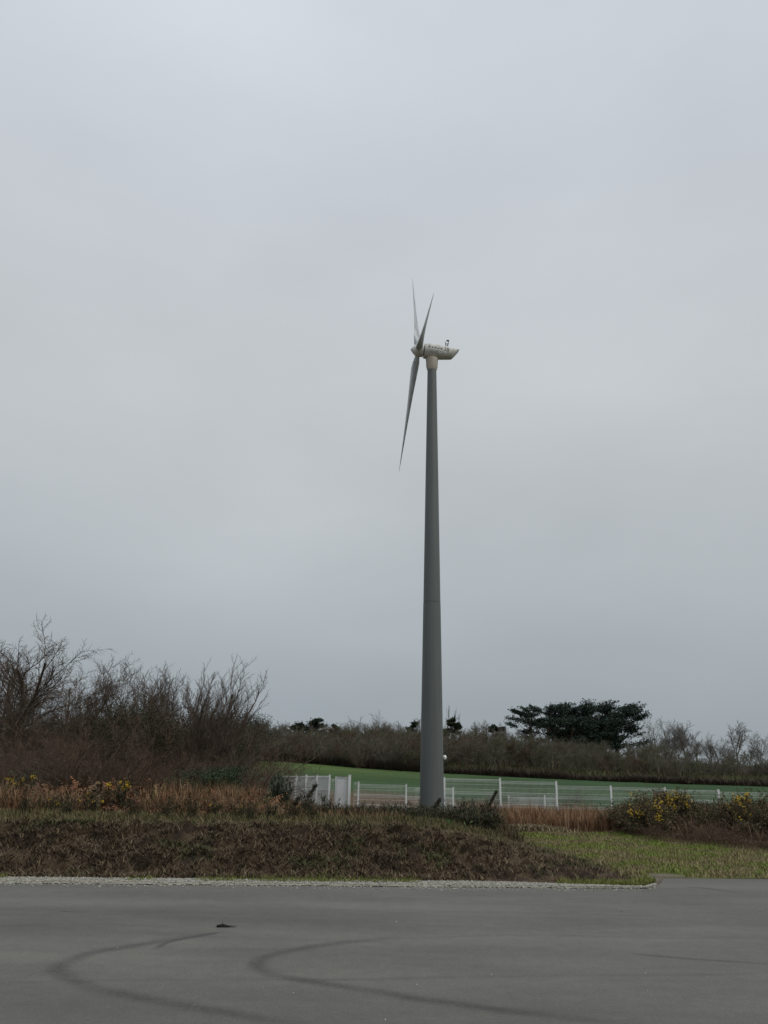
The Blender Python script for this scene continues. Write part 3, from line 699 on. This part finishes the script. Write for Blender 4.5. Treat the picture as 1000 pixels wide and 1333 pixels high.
# ------------------------------------------------------------------ shrubs close to the fence
def spray_plant(w, rs, n, H, spread):   # upright wands
    tips = []
    for i in range(n):
        a = rs.random()*6.28; t = rs.uniform(.05, spread); L = H*rs.uniform(.55, 1.05); p = rs.normal(0, .07, 3)*np.array([1, 1, 0]); d = np.array([math.cos(a)*math.sin(t), math.sin(a)*math.sin(t), math.cos(t)])
        pts = [p]; 
        for k in range(4): d = d+rs.normal(0, .08, 3); d /= np.linalg.norm(d); p = p+d*L/4; pts.append(p)
        w.line(pts, [.010, .008, .006, .004, .002]); tips.append(pts)
    return tips
def broom(seed, H=1.0, n=20, spread=.75, leaf=.06, dens=26, cols=None, jit=.03):
    rs = np.random.default_rng(seed); w = Wood(); T = spray_plant(w, rs, n, H, spread); PP = []
    for pts in T:
        pts = np.array(pts); u = rs.uniform(.25, 1, dens)*4; i = np.minimum(u.astype(int), 3); PP.append(pts[i]+(pts[i+1]-pts[i])*(u-i)[:, None]+rs.normal(0, jit, (dens, 3)))
    P = np.concatenate(PP); return w.mesh('stems'), sprig_mesh(P, .17, .012, cols or [(.038, .048, .022), (.060, .066, .032), (.028, .032, .018), (.075, .055, .035)]), P
def sprig_mesh(P, L, wd, cols, out=.7):
    n = len(P); a = rng.random(n)*6.283; d = np.stack([np.cos(a)*out, np.sin(a)*out, rng.uniform(.4, 1.1, n)], -1); d /= np.linalg.norm(d, axis=1)[:, None]
    s = np.stack([-np.sin(a), np.cos(a), 0*a], -1)*wd; l = (L*rng.uniform(.5, 1.2, n))[:, None]
    V = np.stack([P-s*.3, P+d*l*.45-s, P+d*l, P+d*l*.45+s], 1).reshape(-1, 3); return mesh_np('foliage', V, np.arange(len(V)).reshape(-1, 4), np.repeat(tints(n, cols), 4, 0))
def flowers(P, n, size, zmin):
    Q = P[P[:, 2] > zmin]; Q = Q[rng.integers(0, len(Q), max(6, n//16))]; Q = Q[rng.integers(0, len(Q), n)]+rng.normal(0, .05 if n > 100 else .03, (n, 3))
    m = n; base = np.array([(1,0,0),(-1,0,0),(0,1,0),(0,-1,0),(0,0,1),(0,0,-1)])*size
    f = np.array([(0,2,4),(2,1,4),(1,3,4),(3,0,4),(2,0,5),(1,2,5),(3,1,5),(0,3,5)])
    V = (Q[:, None]+base[None]*rng.uniform(.5, 1.3, (m, 1, 1))).reshape(-1, 3); return mesh_np('flowers', V, (f[None]+np.arange(m)[:, None, None]*6).reshape(-1, 3))
brooms = [broom(61+i) for i in range(4)]
ORD = ['leftmost', 'second', 'third', 'fourth', 'fifth', 'sixth', 'seventh', 'eighth', 'ninth', 'tenth', 'eleventh', 'twelfth', 'thirteenth', 'fourteenth', 'fifteenth', 'sixteenth', 'seventeenth', 'eighteenth', 'nineteenth', 'twentieth', 'twenty first', 'twenty second', 'twenty third', 'twenty fourth', 'twenty fifth', 'twenty sixth']
def order(i): return ORD[0] if i == 0 else ORD[i]+' from the left'
def stalk(px, base_y, top_y, Y, k, label, wide=1.0, group=None, fl=0, cat='plant', name='broom_plant'):
    b = at(px, base_y, Y); z = hz(b.x, Y); H = at(px, top_y, Y).z-z; H = at(px, top-(9 if not fl else 4), Y).z-z; s = max(H, .3)
    sm_, lf, P = brooms[k]; parts = [('stems', sm_, M['bark']), ('foliage', lf, M['veg'])]
    if fl: parts.append(('flowers', flowers(P, fl, .022, .55), M['flower']))
    return plant(name, label, cat, (b.x, Y, z), parts, random.random()*6.28, (s*wide, s*wide, s), group)
# flowering plants on the left
for i, (px, top, Y, fl, lab) in enumerate([(12, 1004, 21, 60, 'yellow flowering gorse at the left edge of the picture'), (152, 1012, 20.5, 70, 'green gorse with many yellow flowers in the bracken on the left'),
        (205, 1018, 20.5, 45, 'yellow flowering green broom right of the gorse in the bracken'), (120, 1030, 19, 30, 'low gorse with sparse yellow flowers at the front of the bracken'),
        (65, 1036, 18.5, 20, 'low green plant with few yellow flowers near the left end of the bank'), (280, 1040, 18.6, 14, 'low green broom with a few yellow flowers left of the white panels'),
        (315, 1042, 18.4, 10, 'low green broom with single yellow flowers in front of the white panels')]):
    stalk(px, 1060, top, Y, i % 4, lab, .9, None, fl, 'bush', 'gorse_bush')
# dark buddleia-like shrub before the white panels
rs = np.random.default_rng(70); w = Wood(); T = spray_plant(w, rs, 34, 1.0, 1.0); PP = []
for pts in T:
    pts = np.array(pts); u = rs.uniform(.2, 1, 60)*4; i = np.minimum(u.astype(int), 3); PP.append(pts[i]+(pts[i+1]-pts[i])*(u-i)[:, None]+rs.normal(0, .04, (60, 3)))
b = at(362, 1060, 23); z = hz(b.x, 23); H = at(372, 1008, 23).z-z
plant('leafy_shrub', 'dark green leafy shrub in front of the left end of the white panels', 'bush', (b.x, 23, z),
      [('stems', w.mesh('stems'), M['bark']), ('foliage', sprig_mesh(np.concatenate(PP), .18, .018, [(.035, .055, .032), (.05, .075, .04)]), M['leaf'])], 0, (H*.62, H*.62, H))
# dark plants round the foot of the tower and along the crest
for i, (px, top, Y) in enumerate(sorted([(398, 1035, 20), (425, 1040, 20.5), (405, 1048, 18.5), (470, 1050, 21), (500, 1052, 20.5), (520, 1048, 22), (538, 1050, 22), (552, 1058, 21), (568, 1060, 21), (585, 1052, 21.5), (600, 1048, 22),
        (612, 1045, 22.5), (628, 1052, 21.5), (640, 1056, 22), (448, 1052, 19.5), (380, 1046, 18.2), (350, 1044, 18), (325, 1050, 17.6), (250, 1047, 17.6), (215, 1045, 17.6), (172, 1044, 17.6), (85, 1042, 17.5), (30, 1044, 17.5)])):
    stalk(px, 1070, top, Y, i % 4, 'dark green bushy shoot behind the bank, '+order(i)+' of its row', 1.1 if Y > 20 else .9, 'dark shoots in the rough grass behind the bank')
for i in range(26):
    px = 440+8.1*i+random.uniform(-3, 3); stalk(px, 1070, random.uniform(1056, 1068), random.uniform(19, 21.5), i % 4, 'low dark green tuft by the tower foot, '+order(i)+' of its row', 1.4, 'low tufts by the tower foot', name='low_shrub')
for px, top, Y, lab in ((409, 1022, 20.5, 'tall dark seed stalk in front of the white gate'), (648, 1030, 21.5, 'tall leaning dark seed spike right of the tower'), (573, 1040, 21, 'thin leaning dark stem at the tower foot'),
        (388, 1038, 19.5, 'forked dark seed stalk left of the white gate')):
    b = at(px, 1070, Y); z = hz(b.x, Y); H = at(px, top, Y).z-z; w = Wood(); rs = np.random.default_rng(int(px)); pts = [np.array([-.55*H, 0, 0]), np.array([-.30*H, 0, H*.5]), np.array([.0, 0, H])]
    w.line(pts, [.012, .010, .005]); w.line([pts[1], pts[1]+np.array([.18, .05, .22])*H], [.008, .004]); u = rs.uniform(.25, 1, 260)[:, None]
    P = pts[1]+(pts[2]-pts[1])*u*1.0+rs.normal(0, .018, (260, 3))
    plant('seed_stalk', lab, 'plant', (b.x, Y, z), [('stem', w.mesh('stem'), M['bark']), ('seed_head', leaf_mesh('seed_head', P, .05, [(.035, .028, .018), (.05, .04, .022)], 2), M['leaf'])])
n = 900; P = np.stack([rng.normal(0, .28, n), rng.normal(0, .15, n), rng.uniform(0, .14, n)], -1)
b = gnd(556, 1076, .35); o = link('weed_patch', leaf_mesh('weed_patch', P, .07, [(.07, .13, .035), (.05, .10, .03)]), M['leaf']); o.location = (*b, hz(*b)); tag(o, 'small bright green weed patch on the bank top before the tower', 'weed')
# gorse hedge on the right
def gorse(px, top, Y, rad, fl, label, seed, dead=.0):
    rs = np.random.default_rng(seed); b = at(px, 1060, Y); z = hz(b.x, Y); H = at(px, top, Y).z-z; w = Wood(); PP = []
    for i in range(60):
        a = rs.random()*6.28; t = rs.uniform(0, 1.25); L = 1/ max(math.cos(t)/H, math.sin(t)/rad)*rs.uniform(.75, 1.08); d = np.array([math.cos(a)*math.sin(t), math.sin(a)*math.sin(t), math.cos(t)])
        e = d*L; m = e*.5+rs.normal(0, .05, 3); w.line([np.zeros(3), m, e], [.014, .01, .004])
        k = 230; u = rs.uniform(.35, 1.03, k)[:, None]; PP.append(e*u+rs.normal(0, .07, (k, 3)))
        for q in range(5):
            e2 = e*rs.uniform(.8, 1.1)+rs.normal(0, .13, 3)+np.array([0, 0, .09]); w.line([e*.7, e2], [.006, .002]); PP.append(e*.7+(e2-e*.7)*rs.random((30, 1))+rs.normal(0, .02, (30, 3)))
    P = np.concatenate(PP); P = P[P[:, 2] > .08]
    cols = [(.065, .078, .036), (.11, .095, .050), (.17, .12, .075), (.05, .05, .03)]
    parts = [('stems', w.mesh('stems'), M['bark_brown']), ('foliage', leaf_mesh('foliage', P, .045, cols, 1.4, weights=[.24, .20, .42, .14]), M['veg'])]
    if fl: parts.append(('flowers', flowers(P[P[:, 1] < .3*rad], fl, .022, H*.66), M['flower']))
    plant('gorse_bush', label, 'bush', (b.x, Y, z), parts)
gorse(818, 1058, 23.5, .85, 0, 'low dark gorse bush at the left end of the right hedge', 81)
gorse(866, 1038, 23, .95, 800, 'gorse bush with the most yellow flowers in the right hedge', 82)
gorse(848, 1056, 22, .7, 420, 'low flowering gorse in front of the yellowest bush', 83)
gorse(912, 1053, 23.5, .8, 0, 'dark green gorse bush without flowers between the two flowering ones', 84)
gorse(938, 1060, 22, .7, 0, 'low brown green gorse in the middle of the right hedge', 85)
gorse(972, 1045, 21.5, .85, 420, 'flowering gorse bush near the right edge of the picture', 86)
gorse(1005, 1053, 20.5, .8, 30, 'dark gorse bush cut by the right edge of the picture', 87)
gorse(1050, 1040, 20.5, 1.0, 30, 'large gorse bush just beyond the right edge of the picture', 88)
for i, (px, top, Y) in enumerate([(845, 1062, 21), (880, 1066, 20.5), (905, 1062, 20.6), (930, 1070, 19.6), (950, 1062, 20), (985, 1068, 19), (1010, 1066, 18.6)]):
    thicket(px, top, Y, i % 4, 'low purple brown leafless bramble below the gorse hedge, '+order(i), 'bark_brown', 1.8, 'bramble_bush', 'brambles at the foot of the gorse hedge', 'bush')
thicket(697, 1017, 48, 0, 'small dark bush behind the fence right of the tower', 'bark', 1.2)
thicket(742, 1020, 47, 1, 'second small dark bush behind the fence right of the tower', 'bark', 1.2)
thicket(645, 1020, 40, 2, 'thin twiggy bush against the fence beside the first post right of the tower', 'bark_pale_haze', 1.0)
thicket(466, 960, 98, 3, 'lone dark bare bush at the edge of the wood left of the tower', 'bark', .8)

# ------------------------------------------------------------------ fences
FY = 36.0
def fence_post(parent, x, y, z0, z1, w=.06, name='post'):
    m = MB(); m.box((x, y, (z0+z1)/2), (w, w, z1-z0)); m.box((x, y, z1+.006), (w+.014, w+.014, .012)); return m.build(name, M['white_paint'], parent)
def mesh_panel(parent, p, q, z0, z1, z0b=None, z1b=None, nw=None, r=.0036, folds=4, vstep=.05):
    """welded mesh: single vertical wires, paired horizontal wires and folded ribs"""
    p = Vector(p); q = Vector(q); L = (q-p).length; n = max(3, int(L/vstep)); m = MB(); d = (q-p)/L; nx = Vector((-d.y, d.x, 0))
    z0b = z0 if z0b is None else z0b; z1b = z1 if z1b is None else z1b
    def quadbar(a, b, r):
        dd = (b-a).normalized(); s1 = dd.orthogonal().normalized(); s2 = dd.cross(s1)
        m.loft([[P+(s1*math.cos(t)+s2*math.sin(t))*r for t in (0, 2.094, 4.189)] for P in (a, b)], caps=False)
    for i in range(n+1):
        s = i/n; b = p+(q-p)*s; a0 = z0+(z0b-z0)*s; a1 = z1+(z1b-z1)*s
        quadbar(Vector((b.x, b.y, a0)), Vector((b.x, b.y, a1)), r)
    H = z1-z0; k = int(H/.2); rows = [i*.2 for i in range(k+1)]
    for j, zz in enumerate(rows):
        for off in ((0, .0), ):
            quadbar(Vector((p.x, p.y, z0+zz)), Vector((q.x, q.y, z0b+zz)), r*1.25)
    for j in range(folds):
        zz = H-.03-(H-.06)*j/(folds-1)
        for dz, dn in ((.0, 0), (-.05, .035), (-.10, 0)):
            if zz+dz < 0: continue
            quadbar(Vector((p.x, p.y, z0+zz+dz))-nx*dn, Vector((q.x, q.y, z0b+zz+dz))-nx*dn, r*1.55)
    return m.build('mesh_panel', M['white_paint'], parent)
# run to the right of the tower
F1 = empty('mesh_fence', (0, 0, 0)); tag(F1, 'white welded mesh fence running right from the tower in front of the green field', 'fence')
pp = [(575.5, 1012), (651, 1013), (724, 1017), (795, 1023), (865, 1025), (935, 1028), (1004, 1031), (1074, 1034)]
pts = [at(u, v, FY) for u, v in pp]
for i, P in enumerate(pts):
    fence_post(F1, P.x, FY, hz(P.x, FY)-.1, P.z, .27 if i == 0 else .075)
for i in range(len(pts)-1):
    a, b = pts[i], pts[i+1]; top = min(a.z, b.z)-.02; g0 = min(hz(a.x, FY), hz(b.x, FY))+.05; x0 = a.x+(.15 if i == 0 else .045)
    mesh_panel(F1, (x0, FY, 0), (b.x-.045, FY, 0), g0, top if i else a.z-.02)
# lower fence left of the tower
F2 = empty('mesh_fence', (0, 0, 0)); tag(F2, 'lower white welded mesh fence passing behind the tower', 'fence')
q = [(460, 1017, 34.6), (467, 1018, 34.6), (529, 1021, 34.6), (590, 1025, 34.6)]; pts = [at(*k) for k in q]
for i, P in enumerate(pts):
    if i: fence_post(F2, P.x, P.y, hz(P.x, P.y)-.1, P.z, .06)
for a, b in zip(pts[:-1], pts[1:]): mesh_panel(F2, (a.x+.04, a.y, 0), (b.x-.04, b.y, 0), hz(b.x, b.y)+.05, b.z-.02 if a is not pts[0] else a.z-.02)
c_ = at(590, 1025, 34.6); mesh_panel(F2, (c_.x-1.6, 34.63, 0), (c_.x-.04, 34.63, 0), hz(c_.x, 34.6)+.05, c_.z-.03)
# palisade of white vertical slats and the gate leaf
F3 = empty('paling_fence', (0, 0, 0)); tag(F3, 'white close slatted fence panels at the left end of the fence', 'fence')
a = at(349, 1009, 37.5); b = at(430, 1009, 35.6)
m = MB()
for P in (at(346, 1011, 37.6), at(386, 1009, 36.6), at(399, 1009, 36.3), at(413, 1009, 36), at(429.5, 1009, 35.6)):
    fence_post(F3, P.x, P.y, hz(P.x, P.y)-.1, P.z+.01, .075)
n = 52; sl = None
for i in range(n):
    s = (i+.5)/n; P = a.lerp(b, s); z0 = hz(P.x, P.y)+.04; z1 = a.z+(b.z-a.z)*s-.03
    if sl is None:
        k = MB(); k.box((0, 0, .5), (.050, .012, 1.0)); sl = k.build('slat', M['white_paint'], F3); o = sl
    else: o = bpy.data.objects.new('slat', sl.data); col.objects.link(o); o.parent = F3
    o.location = (P.x, P.y+.045, z0); o.scale = (1, 1, z1-z0); o.rotation_euler = (0, 0, math.atan2(b.y-a.y, b.x-a.x))
for zz, kk in ((.09, 'rail'), (.62, 'rail')):
    k = MB(); k.loft([[Vector((P.x, P.y+.03+dy, P.z-zz+dz)) for dy, dz in ((-.012, -.02), (.012, -.02), (.012, .02), (-.012, .02))] for P in (a, b)]); k.build('rail', M['white_paint'], F3)
G = empty('gate', (0, 0, 0)); tag(G, 'white slatted gate leaf between the slatted panels and the lower mesh fence', 'gate')
a = at(438.5, 1011, 35.6); b = at(453, 1011, 34.9); z0 = hz(b.x, b.y)+.06; z1 = a.z
fence_post(G, *at(455.5, 1008, 34.9).xy, z0-.2, at(455.5, 1009, 34.9).z, .11, 'gate_post')
k = MB()
for zz in (z1-.03, z0+.03): k.loft([[Vector((P.x, P.y+dy, zz+dz)) for dy, dz in ((-.02, -.03), (.02, -.03), (.02, .03), (-.02, .03))] for P in (a, b)])
k.box((a.x-.03, a.y, (z0+z1)/2), (.06, .05, z1-z0)); k.build('gate_frame', M['white_paint'], G)
n = 13
for i in range(n):
    P = a.lerp(b, (i+.5)/n); o = bpy.data.objects.new('slat', sl.data); col.objects.link(o); o.parent = G; o.location = (P.x, P.y, z0+.06); o.scale = (.75, 1, z1-z0-.12)
# mesh link between slatted panels and gate
c0, c1 = at(431.5, 1012, 35.6), at(436.5, 1012, 35.6); mesh_panel(G, (c0.x, 35.6, 0), (c1.x, 35.6, 0), z0, c1.z-.05)
# low barrier further back
F4 = empty('low_barrier', (0, 0, 0)); tag(F4, 'low white mesh barrier behind the fence right of the tower', 'barrier')
a, b, c = at(662, 1036, 41), at(709, 1035, 41), at(724, 1037, 41)
for P in (a, b, c): fence_post(F4, P.x, 41, hz(P.x, 41)-.1, P.z, .06)
for P, Q in ((a, b), (b, c)): mesh_panel(F4, (P.x+.04, 41, 0), (Q.x-.04, 41, 0), a.z-.42, a.z-.03, nw=None, r=.006, folds=2, vstep=.03)

# ------------------------------------------------------------------ wind turbine
D = 30.0
TB = at(561, 1065, D); TT = at(563.5, 482, D); tx = (TB.x+TT.x)/2; tz0 = hz(tx, D); ztop = TT.z
WT = empty('wind_turbine', (tx, D, tz0)); tag(WT, 'tall grey three bladed wind turbine with cream nacelle behind the bank', 'wind turbine')
rb, rt = .455, .195
zj = at(562, 785, D).z-tz0; Ht = ztop-tz0
m = MB(); rr = lambda z: rb+(rt-rb)*z/Ht
m.lathe([(rb, -.3), (rr(zj*.5), zj*.5), (rr(zj-.02), zj-.02), (rr(zj)-.012, zj-.014), (rr(zj)-.012, zj+.014), (rr(zj)-.004, zj+.02), (rr(zj+(Ht-zj)*.5), zj+(Ht-zj)*.5), (rt, Ht)], 64)
tw = m.build('tower', M['tower'], WT, True, 30)
m = MB(); m.lathe([(rb+.10, -.25), (rb+.10, .05), (rb+.02, .055)], 40); m.build('base_flange', M['tower'], tw, True)
# access seam and cable cover: slim door on the right hand side, lamp at mid height
LP = at(577, 986, D); LP.z -= tz0
m = MB(); m.tube((rr(LP.z)-.01, -.02, LP.z-.02), (rr(LP.z)+.06, -.02, LP.z-.02), .02, .02, 8); lb = m.build('lamp_bracket', M['black'], tw, True)
m = MB(); c = Vector((rr(LP.z)+.045, -.04, LP.z)); m.lathe([(.002, -.085), (.045, -.075), (.07, -.035), (.075, 0), (.07, .035), (.045, .075), (.002, .085)], 20, Matrix.Translation(c)); m.build('lamp', M['lamp'], tw, True)
# yaw housing
m = MB(); m.lathe([(.20, Ht-.02), (.22, Ht+.02), (.245, Ht+.13), (.25, Ht+.15), (.262, Ht+.40), (.275, Ht+.56), (.27, Ht+.585), (.19, Ht+.59), (.19, Ht+.74)], 12, Matrix.Diagonal((1, .72, 1, 1)))
m.build('yaw_housing', M['head'], WT, True, 25)
# frame of the nacelle: n upwind (left), t downwind
yaw, tilt, cone, dl = .098, .036, .035, -.378
hub = at(544.5, 456, D)-Vector((tx, D, tz0)); Lb = 5.972*30/32*1.02
nv = Vector((-math.cos(yaw)*math.cos(tilt), -math.sin(yaw)*math.cos(tilt), math.sin(tilt))); hv = Vector((0, 0, 1)).cross(nv).normalized(); uv = nv.cross(hv)
NM = Matrix.Translation(hub) @ Matrix((( -nv.x, -hv.x, uv.x, 0), (-nv.y, -hv.y, uv.y, 0), (-nv.z, -hv.z, uv.z, 0), (0, 0, 0, 1)))
side = -1 if (NM.to_3x3() @ Vector((0, 1, 0))).y > 0 else 1      # local y direction that faces the camera
PR = [(.25, .0, .285, .285), (.27, 0, .32, .32), (.45, 0, .335, .335), (.75, .0, .33, .325), (.95, .0, .32, .305), (1.15, .0, .30, .285), (1.35, .0, .28, .265), (1.50, .0, .265, .245), (1.56, .022, .25, .215), (1.66, .085, .225, .145), (1.76, .150, .19, .070), (1.81, .185, .15, .022), (1.82, .19, .14, .012)]
def sect(a):
    A = [p[0] for p in PR]; return [float(np.interp(a, A, [p[k] for p in PR])) for k in (1, 2, 3)]
def surf(a, z):
    cz, hw, hh = sect(a); q = min(.999, abs((z-cz)/hh)); return hw*(1-q**2.4)**(1/2.4)
m = MB(); rings = []
for a, cz, hw, hh in PR:
    ring = []
    for i in range(36):
        th = 2*math.pi*i/36; c, s = math.cos(th), math.sin(th); e = 2/2.4
        ring.append(NM @ Vector((a, hw*math.copysign(abs(c)**e, c), cz+hh*math.copysign(abs(s)**e, s))))
    rings.append(ring)
m.loft(rings); nac = m.build('nacelle', M['nacelle'], WT, True, 40)
def decal(name, txt, a0, z0, size, mt, stretch=1.0):
    cu = bpy.data.curves.new('t', 'FONT'); cu.body = txt; cu.size = size; ob = bpy.data.objects.new('t', cu); col.objects.link(ob)
    dg = bpy.context.evaluated_depsgraph_get(); me = bpy.data.meshes.new_from_object(ob.evaluated_get(dg)); bpy.data.objects.remove(ob)
    for v in me.vertices:
        a, z = a0+v.co.x*stretch, z0+v.co.y-.055*(v.co.x*stretch); v.co = NM @ Vector((a, side*(surf(a, z)+.006), z))
    me.name = name; return link(name, me, mt, nac)
decal('number_marking', '25', 1.10, -.05, .25, M['ink'], 1.0)
decal('faded_lettering', 'VIKING', .42, -.215, .15, M['ink_faint'], .85)
for i in range(5):      # row of small dark pennants
    a0 = .40+i*.135; z0 = .015-i*.008; P2 = [(a0, z0), (a0+.10, z0+.01), (a0+.065, z0+.075), (a0+.035, z0+.075)]
    P2 = P2[:3] if i % 2 else P2; k = MB(); k.add([NM @ Vector((a, side*(surf(a, z)+.006), z)) for a, z in P2], [tuple(range(len(P2)))]); k.build('pennant_mark', M['ink'], nac)
k = MB(); Pq = [(.38, -.062), (1.02, -.10), (1.02, -.112), (.38, -.074)]; sub = []
for i in range(9):
    f = i/8; sub.append((.38+.64*f, -.062-.038*f)); 
for (a, z), (a2, z2) in zip(sub[:-1], sub[1:]): k.add([NM @ Vector((q, side*(surf(q, w)+.006), w)) for q, w in ((a, z), (a2, z2), (a2, z2-.012), (a, z-.012))], [(0, 1, 2, 3)])
k.build('underline_mark', M['ink_faint'], nac)
# wind vane and anemometer mast
k = MB(); P0 = NM @ Vector((1.22, 0, .27)); up = Vector((0, 0, 1)); rt_ = Vector((1, 0, 0))
k.tube(P0-up*.05, P0+up*.22, .016, .014, 6); k.box(P0+up*.04, (.16, .08, .035)); k.tube(P0+up*.20, P0+up*.22+rt_*.13, .014, .014, 6)
k.tube(P0+up*.20+rt_*.13, P0+up*.36+rt_*.13, .013, .013, 6); k.box(P0+up*.36+rt_*.10, (.12, .05, .05)); k.tube(P0+up*.22, P0+up*.31-rt_*.02, .012, .012, 6); k.box(P0+up*.14+rt_*.09, (.08, .03, .05))
k.build('wind_vane', M['black'], nac)
# spinner
m = MB(); prof = [(.27, .22), (.285, .20), (.285, .02), (.275, -.06), (.235, -.14), (.16, -.22), (.07, -.30), (.02, -.335), (.002, -.34)]
RX = Matrix(((0, 0, 1, 0), (0, 1, 0, 0), (-1, 0, 0, 0), (0, 0, 0, 1)))
m.lathe(prof[::-1], 36, NM @ RX); m.build('spinner', M['nacelle'], WT, True, 40)
m = MB(); m.lathe([(.20, .20), (.20, .27)], 24, NM @ RX); m.build('rotor_shaft', M['black'], WT, True)
# blades
def blade():
    st = [(.12, .20, 45, 1.0), (.32, .22, 45, .95), (.55, .30, 42, .6), (.85, .40, 38, .34), (1.3, .41, 31, .25), (2.0, .36, 25, .2), (2.8, .30, 20, .17), (3.6, .24, 17, .16), (4.4, .175, 14, .15), (5.1, .11, 12, .14), (5.45, .06, 12, .13), (Lb, .012, 12, .12)]
    rings = []
    for r, c, tw_, th in st:
        ring = []; n = 18; ta = R(tw_)
        for i in range(n):
            u = 2*math.pi*i/n; x = .5*(1+math.cos(u)); prof_ = (math.sqrt(max(x, 0))*1.48-x*.63-x*x*1.76+x**3*1.42-x**4*.51)*2.2
            if th > .9: X_, Y_ = .5*math.cos(u), .5*math.sin(u)
            else: X_, Y_ = x-.32, math.copysign(1, math.sin(u))*prof_*th*.9 if abs(math.sin(u)) > 1e-6 else 0
            X_ *= c; Y_ *= c
            ring.append(Vector((X_*math.cos(ta)-Y_*math.sin(ta), X_*math.sin(ta)+Y_*math.cos(ta), r)))   # x in plane, y along axis
        rings.append(ring)
    return rings
for k in range(3):
    a = dl+k*2*math.pi/3; d = (math.cos(a)*uv+math.sin(a)*hv)*math.cos(cone)+nv*math.sin(cone); tdir = d.cross(nv).normalized(); ax = tdir.cross(d)
    BMx = Matrix(((tdir.x, ax.x, d.x, 0), (tdir.y, ax.y, d.y, 0), (tdir.z, ax.z, d.z, 0), (0, 0, 0, 1)))
    m = MB(); m.loft([[BMx @ p for p in ring] for ring in blade()]); o = m.build('blade', M['blade'], WT, True, 60); o.location = hub

# ------------------------------------------------------------------ bits on the asphalt
x, y = gnd(295, 1207); rs = np.random.default_rng(5); m = MB()
for i in range(9):
    f = i/8; c = Vector((-.10+.2*f, rs.normal(0, .008), .010+.010*math.exp(-((f-.25)/.2)**2))); s = .028*(1.2-f)
    ring = []
    rings = [[c+Vector((dx, math.cos(t)*s*rs.uniform(.7, 1.3), math.sin(t)*s*.6*rs.uniform(.6, 1.3)+.004)) for t in np.linspace(0, 6.283, 7)[:-1]] for dx in (-.018, .02)]
    m.loft(rings)
m.tube((-.05, 0, .02), (-.06, .01, .085), .004, .002, 5)
o = m.build('debris_scrap', M['rubber']); o.location = (x, y, .001); o.scale = (.85, .8, .7); tag(o, 'small black scrap of debris lying alone on the asphalt', 'debris')
sp = [(189, 1162, .010), (516, 1200, .014), (640, 1269, .010), (809, 1187, .016), (841, 1267, .010), (543, 1282, .011), (502, 1328, .012), (382, 1293, .010), (153, 1234, .012)]
P = np.array([(*gnd(u, v), .003) for u, v, r in sp]); cc = np.array([[.5, .5, .45]]*len(sp)); cc[3] = .02
stones('loose_stones', P, np.array([s[2] for s in sp])*.55, cc, 'few small pale stones scattered on the asphalt')
n = 500; x = rng.uniform(-6, 8, n); y = rng.uniform(5.5, 12, n)
stones('grit', np.stack([x, y, x*0+.001], -1), rng.uniform(.002, .005, n), np.repeat(rng.uniform(.05, .4, n)[:, None], 3, 1), 'fine grit scattered over the asphalt')
